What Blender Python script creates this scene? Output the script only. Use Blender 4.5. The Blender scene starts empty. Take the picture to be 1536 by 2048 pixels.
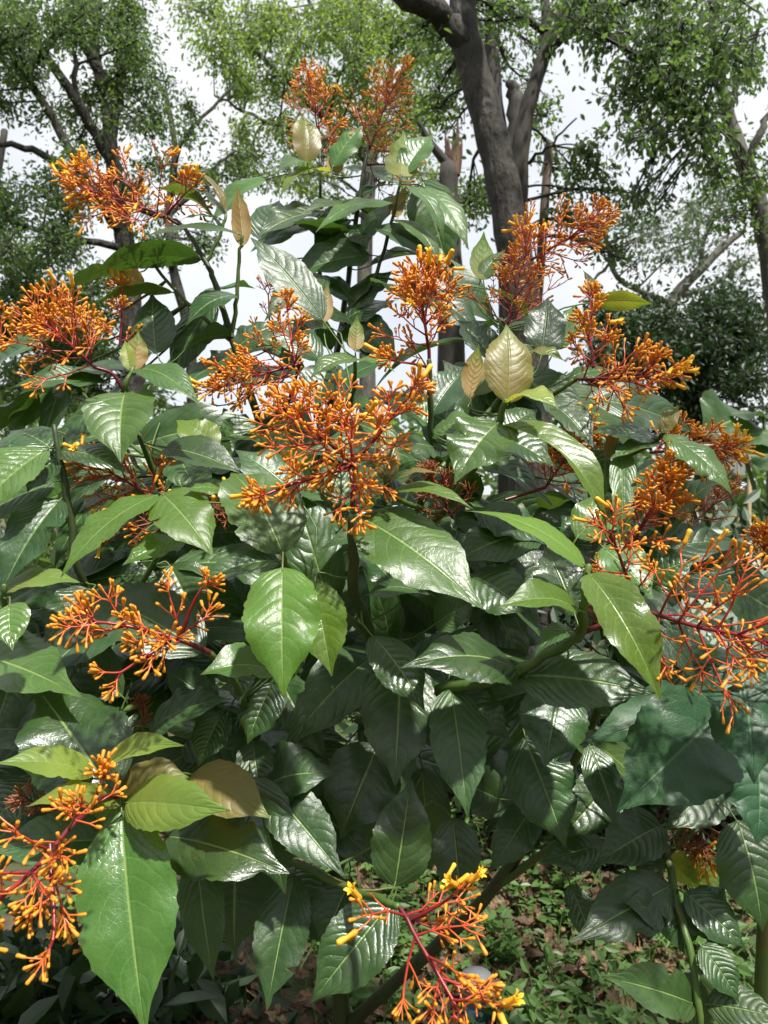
import bpy, math, random
import numpy as np
from mathutils import Vector, Matrix, Quaternion

R = math.radians
rng = np.random.default_rng(7)
random.seed(7)
sc = bpy.context.scene
COL = sc.collection

# ------------------------------------------------------------------ camera
F = 1479.0                       # focal length in photo pixels (1536 x 2048)
PITCH = R(-1.7)
CAM = np.array([0.0, 0.0, 1.6])
cam = bpy.data.cameras.new('camera')
cam.sensor_fit = 'VERTICAL'
cam.sensor_height = 36.0
cam.sensor_width = 27.0
cam.lens = 26.0
cam.clip_start = 0.05
cam.clip_end = 600
cam.dof.use_dof = True
cam.dof.focus_distance = 1.1
cam.dof.aperture_fstop = 9.0
cam_ob = bpy.data.objects.new('camera', cam)
COL.objects.link(cam_ob)
cam_ob.location = CAM
cam_ob.rotation_euler = (R(90) + PITCH, 0, 0)
sc.camera = cam_ob

# ------------------------------------------------------------------ sky, sun, exposure
SUN = np.array([0.28, -0.42, 1.0]); SUN /= np.linalg.norm(SUN)     # towards the sun
elev = math.asin(SUN[2]); azim = math.atan2(SUN[0], SUN[1])
world = bpy.data.worlds.new('World'); sc.world = world
world.use_nodes = True
wn = world.node_tree; wn.nodes.clear()
wo = wn.nodes.new('ShaderNodeOutputWorld')
bg = wn.nodes.new('ShaderNodeBackground'); bg.inputs['Strength'].default_value = 0.078
sky = wn.nodes.new('ShaderNodeTexSky'); sky.sky_type = 'NISHITA'; sky.sun_disc = False
sky.sun_elevation = elev; sky.sun_rotation = azim
tc = wn.nodes.new('ShaderNodeTexCoord')
cn = wn.nodes.new('ShaderNodeTexNoise'); cn.inputs['Scale'].default_value = 2.2; cn.inputs['Detail'].default_value = 6
wn.links.new(tc.outputs['Generated'], cn.inputs['Vector'])
cr = wn.nodes.new('ShaderNodeMapRange'); cr.inputs['From Min'].default_value = 0.30; cr.inputs['From Max'].default_value = 0.62
cr.inputs['To Min'].default_value = 0.62; cr.inputs['To Max'].default_value = 1.0
wn.links.new(cn.outputs['Fac'], cr.inputs['Value'])
cm = wn.nodes.new('ShaderNodeMix'); cm.data_type = 'RGBA'
wn.links.new(cr.outputs['Result'], cm.inputs['Factor'])
wn.links.new(sky.outputs['Color'], cm.inputs['A'])
cm.inputs['B'].default_value = (7.7, 7.9, 8.25, 1)
wn.links.new(cm.outputs['Result'], bg.inputs['Color'])
wn.links.new(bg.outputs['Background'], wo.inputs['Surface'])
sun = bpy.data.lights.new('sun', 'SUN'); sun.energy = 4.4; sun.angle = R(2.2); sun.color = (1.0, 0.96, 0.89)
sun_ob = bpy.data.objects.new('sun', sun); COL.objects.link(sun_ob)
sun_ob.rotation_euler = Vector(SUN).to_track_quat('Z', 'Y').to_euler()
sc.view_settings.view_transform = 'Standard'
sc.view_settings.look = 'None'
sc.view_settings.exposure = 0.8
sc.view_settings.gamma = 1.0
sc.view_settings.use_curve_mapping = False
sc.render.engine = 'CYCLES'
sc.cycles.use_denoising = True
sc.cycles.max_bounces = 7
sc.cycles.transmission_bounces = 4
sc.cycles.caustics_reflective = False
sc.cycles.caustics_refractive = False
sc.cycles.sample_clamp_indirect = 6.0

# ------------------------------------------------------------------ helpers
_RX = np.array(Matrix.Rotation(R(90) + PITCH, 3, 'X'))
def at(px, py, d):
    """the world point seen at photo pixel (px, py), d metres along the view axis"""
    c = np.array([(px - 768.0) / F, (1024.0 - py) / F, -1.0]) * d
    return CAM + _RX @ c
def unit(v):
    v = np.asarray(v, float); return v / max(np.linalg.norm(v), 1e-9)
def perp(a):
    a = unit(a); h = np.array([0, 0, 1.0]) if abs(a[2]) < .9 else np.array([1.0, 0, 0])
    return unit(np.cross(a, h))
def rot(v, axis, ang):
    axis = unit(axis); c, s = math.cos(ang), math.sin(ang)
    return v * c + np.cross(axis, v) * s + axis * np.dot(axis, v) * (1 - c)

def mesh(name, V, Fc, mat=None, uv=None, smooth=True):
    """V (n,3), Fc (m,k) with one face size; uv (n,2) per vertex"""
    V = np.asarray(V, np.float32); Fc = np.asarray(Fc, np.int32)
    me = bpy.data.meshes.new(name)
    m, k = Fc.shape
    me.vertices.add(len(V)); me.vertices.foreach_set('co', V.ravel())
    me.loops.add(m * k); me.loops.foreach_set('vertex_index', Fc.ravel())
    me.polygons.add(m)
    me.polygons.foreach_set('loop_start', np.arange(m, dtype=np.int32) * k)
    me.polygons.foreach_set('loop_total', np.full(m, k, np.int32))
    if uv is not None:
        ul = me.uv_layers.new(name='UVMap')
        ul.data.foreach_set('uv', np.asarray(uv, np.float32)[Fc.ravel()].ravel())
    me.polygons.foreach_set('use_smooth', np.full(m, smooth, bool))
    me.update(calc_edges=True)
    if mat: me.materials.append(mat)
    return me

def link(name, data, parent=None, loc=(0, 0, 0), rotq=None, kind=None):
    """links data at a world location; children are given relative to an unrotated parent"""
    o = bpy.data.objects.new(name, data); COL.objects.link(o)
    loc = np.asarray(loc, float)
    o['wl'] = [float(x) for x in loc]
    if parent is not None:
        o.parent = parent
        loc = loc - np.array(parent['wl'])
    o.location = loc
    if rotq is not None:
        o.rotation_mode = 'QUATERNION'; o.rotation_quaternion = rotq
    if kind: o['kind'] = kind
    return o
def tag(o, label, cat, group=None):
    o['label'] = label; o['category'] = cat
    if group: o['group'] = group
    return o
def empty(name, loc, label, cat, group=None):
    o = link(name, None, None, loc); o.empty_display_size = .1
    return tag(o, label, cat, group)

class Geo:
    """collects quads with uv for one mesh"""
    def __init__(s): s.V = []; s.F = []; s.U = []; s.n = 0
    def add(s, V, Fc, U=None):
        V = np.asarray(V, float)
        s.V.append(V); s.F.append(np.asarray(Fc) + s.n)
        s.U.append(np.zeros((len(V), 2)) if U is None else np.asarray(U, float)); s.n += len(V)
    def tube(s, P, rad, sides=6, u0=0., u1=1., cap=True):
        P = np.asarray(P, float); n = len(P)
        rad = np.broadcast_to(np.asarray(rad, float), (n,))
        T = np.gradient(P, axis=0); T /= np.linalg.norm(T, axis=1)[:, None] + 1e-9
        nrm = perp(T[0]); rings = []
        for i in range(n):
            nrm = unit(nrm - T[i] * np.dot(nrm, T[i])); b = np.cross(T[i], nrm)
            a = np.arange(sides) / sides * 2 * math.pi
            rings.append(P[i] + rad[i] * (np.cos(a)[:, None] * nrm + np.sin(a)[:, None] * b))
        V = np.concatenate(rings)
        Fc = [(i * sides + j, i * sides + (j + 1) % sides, (i + 1) * sides + (j + 1) % sides, (i + 1) * sides + j)
              for i in range(n - 1) for j in range(sides)]
        U = np.stack([np.repeat(np.linspace(u0, u1, n), sides), np.tile(np.arange(sides) / sides, n)], 1)
        if cap:
            V = np.concatenate([V, [P[-1] + T[-1] * rad[-1] * .6]]); U = np.concatenate([U, [[u1, .5]]])
            c = len(V) - 1; o = (n - 1) * sides
            Fc += [(o + j, o + (j + 1) % sides, c, c) for j in range(sides)]
            Fc = [f if f[2] != f[3] else (f[0], f[1], f[2], f[2]) for f in Fc]
        s.add(V, Fc, U)
    def build(s, name, mat, origin=(0, 0, 0), smooth=True):
        V = np.concatenate(s.V) - np.asarray(origin); Fc = np.concatenate(s.F); U = np.concatenate(s.U)
        deg = Fc[:, 2] == Fc[:, 3]
        if deg.any():                                   # caps: turn the degenerate quads into triangles
            return mesh_mixed(name, V, Fc, deg, mat, U, smooth)
        return mesh(name, V, Fc, mat, U, smooth)
def mesh_mixed(name, V, Fc, deg, mat, U, smooth):
    me = bpy.data.meshes.new(name)
    q = Fc[~deg]; t = Fc[deg][:, :3]
    lp = np.concatenate([q.ravel(), t.ravel()]).astype(np.int32)
    me.vertices.add(len(V)); me.vertices.foreach_set('co', V.astype(np.float32).ravel())
    me.loops.add(len(lp)); me.loops.foreach_set('vertex_index', lp)
    me.polygons.add(len(Fc))
    tot = np.concatenate([np.full(len(q), 4), np.full(len(t), 3)]).astype(np.int32)
    me.polygons.foreach_set('loop_start', np.concatenate([[0], np.cumsum(tot)[:-1]]).astype(np.int32))
    me.polygons.foreach_set('loop_total', tot)
    ul = me.uv_layers.new(name='UVMap'); ul.data.foreach_set('uv', U.astype(np.float32)[lp].ravel())
    me.polygons.foreach_set('use_smooth', np.full(len(Fc), smooth, bool))
    me.update(calc_edges=True); me.materials.append(mat)
    return me
def smooth_path(P, n=None, radii=None):
    """Catmull-Rom through the given points"""
    P = np.asarray(P, float); k = len(P)
    n = n or max(4, 5 * (k - 1))
    Q = np.concatenate([[2 * P[0] - P[1]], P, [2 * P[-1] - P[-2]]])
    out = []
    for x in np.linspace(0, k - 1, n):
        i = min(int(x), k - 2); f = x - i
        a, b, c, d = Q[i], Q[i + 1], Q[i + 2], Q[i + 3]
        out.append(.5 * (2 * b + (c - a) * f + (2 * a - 5 * b + 4 * c - d) * f * f + (3 * b - a - 3 * c + d) * f ** 3))
    out = np.array(out)
    if radii is None: return out
    return out, np.interp(np.linspace(0, k - 1, n), np.arange(k), radii)
def frames(D, spin):
    """rotation matrices whose x axis is D, turned by spin about it"""
    D = D / (np.linalg.norm(D, axis=1)[:, None] + 1e-9)
    h = np.where(np.abs(D[:, 2:3]) < .9, np.array([[0, 0, 1.0]]), np.array([[1.0, 0, 0]]))
    a = np.cross(h, D); a /= np.linalg.norm(a, axis=1)[:, None] + 1e-9
    b = np.cross(D, a)
    c, s = np.cos(spin)[:, None], np.sin(spin)[:, None]
    return np.stack([D, a * c + b * s, b * c - a * s], 2)
def scatter(tv, tf, tu, P, D, S, spin):
    """copies a template (x along D) to points P with scale S: one vertex and face array"""
    n, k = len(P), len(tv)
    M = frames(np.asarray(D, float), spin)
    S = np.asarray(S, float); S = S[:, None] if S.ndim == 1 else S
    V = np.einsum('nij,nkj->nki', M, tv[None] * S[:, None, :]) + np.asarray(P)[:, None]
    Fc = tf[None] + (np.arange(n) * k)[:, None, None]
    return V.reshape(-1, 3), Fc.reshape(-1, tf.shape[1]), np.tile(tu, (n, 1))

# ------------------------------------------------------------------ materials
class NT:
    def __init__(s, name):
        s.m = bpy.data.materials.new(name); s.m.use_nodes = True
        s.t = s.m.node_tree; s.t.nodes.clear()
        s.out = s.t.nodes.new('ShaderNodeOutputMaterial')
    def node(s, ty, props=None, **ins):
        n = s.t.nodes.new('ShaderNode' + ty)
        for k, v in (props or {}).items(): setattr(n, k, v)
        for k, v in ins.items(): s.put(n, k.replace('_', ' '), v)
        return n
    def put(s, n, k, v):
        sock = n.inputs[int(k)] if k.isdigit() else n.inputs[k]
        if isinstance(v, bpy.types.NodeSocket): s.t.links.new(v, sock)
        else:
            if isinstance(v, (tuple, list)) and len(v) == 3 and sock.type == 'RGBA': v = (*v, 1)
            sock.default_value = v
    def math(s, op, a, b=0.0, c=None, clamp=False):
        n = s.t.nodes.new('ShaderNodeMath'); n.operation = op; n.use_clamp = clamp
        s.put(n, '0', a); s.put(n, '1', b)
        if c is not None: s.put(n, '2', c)
        return n.outputs[0]
    def step(s, x, lo, hi, a=0., b=1.):
        n = s.node('MapRange', {'interpolation_type': 'SMOOTHSTEP'})
        s.put(n, 'Value', x); s.put(n, 'From Min', lo); s.put(n, 'From Max', hi); s.put(n, 'To Min', a); s.put(n, 'To Max', b)
        return n.outputs[0]
    def mix(s, f, a, b, blend='MIX'):
        n = s.t.nodes.new('ShaderNodeMix'); n.data_type = 'RGBA'; n.blend_type = blend
        s.put(n, '0', f)
        for idx, v in ((6, a), (7, b)):
            if isinstance(v, bpy.types.NodeSocket): s.t.links.new(v, n.inputs[idx])
            else: n.inputs[idx].default_value = (*v[:3], 1)
        return n.outputs[2]
    def noise(s, vec, scale, detail=3., rough=.5, out='Fac'):
        n = s.node('TexNoise', None, Scale=scale, Detail=detail, Roughness=rough)
        if vec is not None: s.put(n, 'Vector', vec)
        return n.outputs[out]
    def finish(s, surf, disp=None):
        s.t.links.new(surf, s.out.inputs['Surface'])
        return s.m

def leaf_material(name, top, top2, under, trans, rough=.36, tfac=.22, veins=10., quilt=.0007, vein_col=None, midrib=(.30, .42, .12), veinf=.35, spec=.5, tipcol=None):
    n = NT(name)
    uvn = n.node('UVMap', {'uv_map': 'UVMap'})
    sep = n.node('SeparateXYZ', None, Vector=uvn.outputs[0])
    t = sep.outputs[0]
    a = n.math('ABSOLUTE', n.math('MULTIPLY_ADD', sep.outputs[1], 2., -1.))
    oi = n.node('ObjectInfo'); rnd = oi.outputs['Random']
    pos = n.node('TexCoord').outputs['Object']
    side = n.math('SIGN', n.math('SUBTRACT', sep.outputs[1], .5))
    warp = n.math('MULTIPLY', n.math('SUBTRACT', n.noise(pos, 22., 2.), .5), .085)
    t0 = n.math('SUBTRACT', t, n.math('MULTIPLY', a, .05))
    t0 = n.math('SUBTRACT', t0, n.math('MULTIPLY', n.math('MULTIPLY', a, a), n.math('MULTIPLY_ADD', t, -.16, .30)))
    ph = n.math('ADD', n.math('MULTIPLY', n.math('ADD', t0, warp), n.math('MULTIPLY_ADD', n.math('FRACT', n.math('MULTIPLY', rnd, 3.7)), 3.5, veins - 2.2)), n.math('MULTIPLY', side, .13))
    ph = n.math('ADD', ph, n.math('MULTIPLY', rnd, 3.))
    fr = n.math('FRACT', ph)
    tri = n.math('MULTIPLY', n.math('ABSOLUTE', n.math('SUBTRACT', fr, .5)), 2.)
    vein = n.step(tri, .92, .99)
    # thinner towards the margin
    vein = n.math('MULTIPLY', vein, n.step(a, .95, .55, .15, 1.))
    # skewed pillow between the veins
    pill = n.math('SUBTRACT', 1., n.math('POWER', tri, 2.2))
    pill = n.math('MULTIPLY', pill, n.step(n.noise(pos, 9., 1.), .3, .7, .45, 1.2))
    pill = n.math('MULTIPLY', pill, n.step(a, 1., .6, .25, 1.))
    mid = n.step(a, .034, .014)
    fine = n.noise(pos, 420., 2.)
    coarse = n.noise(pos, 26., 3.)
    net = n.node('TexVoronoi', {'feature': 'DISTANCE_TO_EDGE'}, Scale=150.); n.put(net, 'Vector', pos)
    netm = n.step(net.outputs['Distance'], .12, .02)
    h = n.math('MULTIPLY', pill, n.math('MULTIPLY', quilt, n.math('MULTIPLY_ADD', n.math('FRACT', n.math('MULTIPLY', rnd, 17.3)), .9, .45)))
    h = n.math('SUBTRACT', h, n.math('MULTIPLY', netm, quilt * .10))
    h = n.math('ADD', h, n.math('MULTIPLY', fine, quilt * .16))
    h = n.math('ADD', h, n.math('MULTIPLY', coarse, quilt * 3.0))
    h = n.math('SUBTRACT', h, n.math('MULTIPLY', n.step(a, .09, .0), quilt * .9))
    bump = n.node('Bump', None, Strength=1.0, Distance=1.0, Height=h)
    col = n.mix(n.step(coarse, .35, .7), top, top2)
    hsv = n.node('HueSaturation', None, Color=col)
    n.put(hsv, 'Hue', n.math('MULTIPLY_ADD', rnd, .03, .485))
    n.put(hsv, 'Value', n.math('MULTIPLY_ADD', n.math('FRACT', n.math('MULTIPLY', rnd, 7.3)), .5, .75))
    col = hsv.outputs[0]
    col = n.mix(n.math('MULTIPLY', netm, .16), col, tuple(min(1., c * 1.9 + .008) for c in top))
    vc = vein_col or tuple(min(1., c * 2.2 + .01) for c in top)
    col = n.mix(n.math('MULTIPLY', vein, veinf), col, vc)
    col = n.mix(n.math('MULTIPLY', mid, .6), col, midrib)
    # a few brown flecks
    fl = n.node('TexVoronoi', None, Scale=34.); n.put(fl, 'Vector', pos)
    spot = n.math('MULTIPLY', n.step(fl.outputs['Distance'], .11, .05), n.step(n.node('SeparateColor', None, Color=fl.outputs['Color']).outputs[0], .74, .8))
    col = n.mix(n.math('MULTIPLY', spot, .7), col, (.10, .06, .03))
    if tipcol:                                          # young leaves green from the tip downwards
        tg = n.step(n.math('ADD', t, n.math('MULTIPLY', n.math('SUBTRACT', rnd, .5), .5)), .35, .95)
        col = n.mix(tg, col, tipcol); under = n.mix(tg, under, tuple(c * 1.15 for c in tipcol)); trans = n.mix(tg, trans, (.45, .60, .05))
    und2 = under if isinstance(under, bpy.types.NodeSocket) else tuple(min(1, c * 1.6) for c in under)
    tipb = n.math('MULTIPLY', n.step(n.math('ADD', t, n.math('MULTIPLY', warp, .6)), .955, .985), n.step(n.math('FRACT', n.math('MULTIPLY', rnd, 5.1)), .55, .6))
    col = n.mix(n.math('MULTIPLY', tipb, .85), col, (.09, .05, .025))
    dust = n.math('MULTIPLY', n.step(n.noise(pos, 14., 4., .65), .5, .75), .07)
    col = n.mix(dust, col, (.20, .22, .16))
    ucol = n.mix(n.math('MULTIPLY', vein, .35), under, und2)
    ucol = n.mix(n.math('MULTIPLY', mid, .7), ucol, midrib)
    back = n.node('NewGeometry').outputs['Backfacing']
    colf = n.mix(back, col, ucol)
    ro = n.math('ADD', n.math('MULTIPLY', n.noise(pos, 18., 4.), .26), n.math('MULTIPLY_ADD', n.math('FRACT', n.math('MULTIPLY', rnd, 11.7)), .14, rough - .16))
    ro = n.math('ADD', ro, n.math('MULTIPLY', back, .22))
    p = n.node('BsdfPrincipled', None, Base_Color=colf, Roughness=ro, Normal=bump.outputs[0])
    n.put(p, 'Specular IOR Level', spec)
    tcol = n.mix(n.math('MULTIPLY', n.math('MAXIMUM', vein, mid), .5), trans, (.10, .13, .02))
    tr = n.node('BsdfTranslucent', None, Color=tcol, Normal=bump.outputs[0])
    mx = n.node('MixShader'); n.put(mx, 'Fac', tfac)
    n.t.links.new(p.outputs[0], mx.inputs[1]); n.t.links.new(tr.outputs[0], mx.inputs[2])
    return n.finish(mx.outputs[0])

LM = [
 leaf_material('leaf_mature', (.024, .060, .015), (.040, .086, .021), (.060, .110, .048), (.14, .32, .03), .33, .15, quilt=.0008, spec=.75),
 leaf_material('leaf_fresh', (.054, .118, .022), (.074, .142, .030), (.095, .170, .050), (.26, .46, .05), .31, .20, quilt=.0007, veinf=.55, spec=.65),
 leaf_material('leaf_young_green', (.170, .235, .040), (.210, .250, .050), (.200, .220, .045), (.58, .62, .05), .36, .34, quilt=.0005, veinf=.3, tipcol=(.13, .215, .035)),
 leaf_material('leaf_bronze', (.150, .145, .036), (.185, .140, .042), (.270, .175, .055), (.58, .40, .06), .34, .30, quilt=.0006, midrib=(.32, .26, .10), veinf=.25, tipcol=(.15, .20, .04)),
 leaf_material('leaf_broad_wavy', (.018, .066, .024), (.028, .085, .030), (.05, .11, .05), (.10, .26, .05), .42, .12, veins=7., quilt=.0008, veinf=.3, midrib=(.10, .22, .08)),
 leaf_material('leaf_backlit_green', (.085, .165, .024), (.105, .185, .030), (.130, .210, .045), (.40, .60, .05), .31, .28, quilt=.0006, veinf=.5),  # younger, lighter green; bright glow of lit and backlit leaves put into colour
]
def simple_bark(name, c0, c1, c2, scale=9., rough=.85, bump=.02, lichen=None):
    n = NT(name)
    pos = n.node('TexCoord').outputs['Object']
    mp = n.node('Mapping', None, Vector=pos); mp.inputs['Scale'].default_value = (1, 1, .35)
    a = n.noise(mp.outputs[0], scale, 6., .65); b = n.noise(pos, scale * .35, 4.)
    col = n.mix(n.step(a, .35, .65), c0, c1)
    col = n.mix(n.step(b, .5, .7), col, c2)
    if lichen: col = n.mix(n.step(n.noise(pos, scale * .8, 5.), .6, .72), col, lichen)
    bp = n.node('Bump', None, Strength=.8, Distance=bump, Height=a)
    p = n.node('BsdfPrincipled', None, Base_Color=col, Roughness=rough, Normal=bp.outputs[0])
    return n.finish(p.outputs[0])
M_BARK = simple_bark('bark_grey', (.018, .015, .012), (.060, .053, .043), (.030, .032, .018), 11., bump=.10, lichen=(.13, .125, .105))
M_BARK2 = simple_bark('bark_pale', (.07, .064, .052), (.15, .138, .115), (.08, .085, .05), 9., bump=.06)
M_BARK3 = simple_bark('bark_dark', (.030, .026, .021), (.060, .052, .042), (.04, .042, .026), 9.)
M_DEAD = simple_bark('dead_wood', (.085, .045, .028), (.17, .10, .065), (.06, .045, .035), 14., bump=.04)
M_POST = simple_bark('weathered_post', (.12, .085, .06), (.20, .15, .11), (.09, .07, .05), 16., bump=.01)
M_STEM = simple_bark('shrub_stem', (.030, .050, .016), (.050, .072, .022), (.055, .045, .025), 40., .5, .002)
M_TWIG = simple_bark('green_twig', (.060, .115, .022), (.085, .14, .030), (.10, .10, .03), 60., .45, .001)

def ramp_mat(name, stops, rough=.4, noise=.15, spec=.4, trans=None):
    n = NT(name)
    uvn = n.node('UVMap', {'uv_map': 'UVMap'}); sep = n.node('SeparateXYZ', None, Vector=uvn.outputs[0])
    r = n.node('ValToRGB'); n.put(r, 'Fac', sep.outputs[0])
    el = r.color_ramp.elements
    el[0].position, el[0].color = stops[0][0], (*stops[0][1], 1)
    el[1].position, el[1].color = stops[-1][0], (*stops[-1][1], 1)
    for s_ in stops[1:-1]:
        e = el.new(s_[0]); e.color = (*s_[1], 1)
    nz = n.noise(n.node('TexCoord').outputs['Object'], 90., 2.)
    hsv = n.node('HueSaturation', None, Color=r.outputs[0]); n.put(hsv, 'Value', n.math('MULTIPLY_ADD', nz, noise * 4, 1 - noise * 2))
    p = n.node('BsdfPrincipled', None, Base_Color=hsv.outputs[0], Roughness=rough); n.put(p, 'Specular IOR Level', spec)
    if not trans: return n.finish(p.outputs[0])
    tr = n.node('BsdfTranslucent', None, Color=trans); mx = n.node('MixShader'); n.put(mx, 'Fac', .25)
    n.t.links.new(p.outputs[0], mx.inputs[1]); n.t.links.new(tr.outputs[0], mx.inputs[2])
    return n.finish(mx.outputs[0])
M_STALK = ramp_mat('panicle_stalk_red', [(0, (.09, .012, .018)), (.2, (.26, .018, .022)), (.55, (.50, .075, .028)), (1, (.60, .18, .035))], .32)
M_STALK_DRY = ramp_mat('panicle_stalk_dry', [(0, (.09, .020, .015)), (.5, (.26, .045, .022)), (1, (.32, .11, .04))], .45)
M_BUD = ramp_mat('bud_orange', [(0, (.62, .20, .020)), (.5, (.80, .38, .035)), (1, (.78, .33, .028))], .42, trans=(.8, .3, .02))
M_PETAL = ramp_mat('flower_yellow', [(0, (.78, .32, .02)), (.4, (.86, .48, .035)), (1, (.88, .54, .05))], .45, trans=(.9, .5, .03))

# ------------------------------------------------------------------ ground
def ground_material():
    n = NT('soil')
    pos = n.node('TexCoord').outputs['Object']
    a = n.noise(pos, 3., 6., .6); b = n.noise(pos, 22., 5., .65); g = n.noise(pos, .35, 4.)
    col = n.mix(n.step(b, .35, .65), (.060, .042, .028), (.125, .085, .055))
    col = n.mix(n.step(a, .48, .62), col, (.045, .065, .022))
    col = n.mix(n.step(g, .45, .6), col, (.055, .085, .025))
    bp = n.node('Bump', None, Strength=.9, Distance=.03, Height=b)
    p = n.node('BsdfPrincipled', None, Base_Color=col, Roughness=.95, Normal=bp.outputs[0])
    return n.finish(p.outputs[0])
xs = np.concatenate([np.linspace(-150, -7, 14), np.linspace(-6, 6, 61), np.linspace(7, 150, 14)])
ys = np.concatenate([np.linspace(-40, -4, 6), np.linspace(-3, 9, 61), np.linspace(10, 250, 20)])
GX, GY = np.meshgrid(xs, ys)
def gz(x, y):
    return .035 * np.sin(x * 1.7 + .4) * np.cos(y * 1.3) + .02 * np.sin(x * 4.1 + y * 3.3)
GV = np.stack([GX, GY, gz(GX, GY)], 2).reshape(-1, 3)
w_ = len(xs)
GF = [(j * w_ + i, j * w_ + i + 1, (j + 1) * w_ + i + 1, (j + 1) * w_ + i) for j in range(len(ys) - 1) for i in range(w_ - 1)]
ground = link('ground', mesh('ground', GV, GF, ground_material()), None, kind='structure')

# ------------------------------------------------------------------ the shrub
def leaf_mesh(B, T, width, arch=.1, e=50., roll=0., fold=14., curl=.10, wave=.05, twist=0., lat=0., kind=0, nu=26, nv=10, seed=0, tipcut=1.):
    """blade from B to T: ovate, pointed, arched along its length, folded at the midrib, wavy at the margin"""
    r = np.random.default_rng(seed)
    B, T = np.asarray(B, float), np.asarray(T, float)
    fold = fold + r.uniform(-5, 12); curl = curl + r.uniform(-.06, .16); twist = twist + r.normal(0, 11); wave = wave * r.uniform(.7, 1.7)
    bites = [(r.uniform(.2, .9), r.uniform(.012, .035), r.uniform(.15, .5), r.choice([-1, 1])) for _ in range(r.integers(1, 3))] if r.random() < .4 else []
    ax = T - B; L = np.linalg.norm(ax); ax /= L
    hint = np.array([0, -math.cos(R(e)), math.sin(R(e))])
    n0 = unit(hint - ax * np.dot(hint, ax)); n0 = rot(n0, ax, R(roll)); s0 = np.cross(n0, ax)
    C = (B + T) / 2 + n0 * arch * L * 2. + s0 * lat * L * 2.
    t = np.linspace(0, 1, nu + 1)
    M = ((1 - t) ** 2)[:, None] * B + (2 * t * (1 - t))[:, None] * C + (t ** 2)[:, None] * T
    D = 2 * (1 - t)[:, None] * (C - B) + 2 * t[:, None] * (T - C); D /= np.linalg.norm(D, axis=1)[:, None]
    a_, b_ = .60 + r.uniform(-.06, .08), .92 + r.uniform(-.05, .08)
    prof = t ** a_ * (1 - t) ** b_; prof /= prof.max()
    x = np.clip((t - .66) / .28, 0, 1); prof = prof * (1 - .52 * x * x * (3 - 2 * x))
    prof[0] = .03; prof[-1] = .0
    ph1, ph2 = r.uniform(0, 6.28, 2); k1, k2 = r.uniform(1.6, 3.4, 2)
    v = np.linspace(-1, 1, nv + 1); v = np.sign(v) * np.abs(v) ** .9
    V = np.zeros((nu + 1, nv + 1, 3)); U = np.zeros((nu + 1, nv + 1, 2))
    hw = width / 2; cf, sf = math.cos(R(fold)), math.sin(R(fold))
    tw0 = r.uniform(-.12, .12) + R(twist)
    for i in range(nu + 1):
        n = unit(n0 - D[i] * np.dot(n0, D[i])); n = rot(n, D[i], tw0 * (t[i] - .3))
        s = np.cross(n, D[i])
        av = np.abs(v); w = prof[i] * hw
        jag = 1 + .025 * math.sin(i * 2.1 + ph1) + .02 * math.sin(i * 1.1 + ph2)
        cut = np.ones(nv + 1)
        for (tb, sb_, db, sd) in bites: cut = np.where(v * sd > 0, cut * (1 - db * math.exp(-((t[i] - tb) / sb_) ** 2) * av), cut)
        hgt = av * w * sf - curl * hw * av ** 2.2 * prof[i]
        ph = np.where(v > 0, np.sin(6.28 * k1 * t[i] + ph1), np.sin(6.28 * k2 * t[i] + ph2))
        hgt = hgt + wave * hw * ph * av ** 1.8 * math.sin(math.pi * min(1, t[i] * 1.1))
        V[i] = M[i] + (v * w * cf * jag * cut)[:, None] * s + hgt[:, None] * n
        U[i, :, 0] = t[i]; U[i, :, 1] = v * .5 + .5
    k = nv + 1
    Fc = [(i * k + j, (i + 1) * k + j, (i + 1) * k + j + 1, i * k + j + 1) for i in range(nu) for j in range(nv)]
    return V.reshape(-1, 3) - B, np.array(Fc), U.reshape(-1, 2), D[0]

BASE = at(690, 2225, 1.9); BASE[2] = 0
shrub = empty('flowering_shrub', BASE, 'tall shrub with large glossy green leaves and sprays of orange tubular flowers on red stalks', 'shrub')

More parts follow.
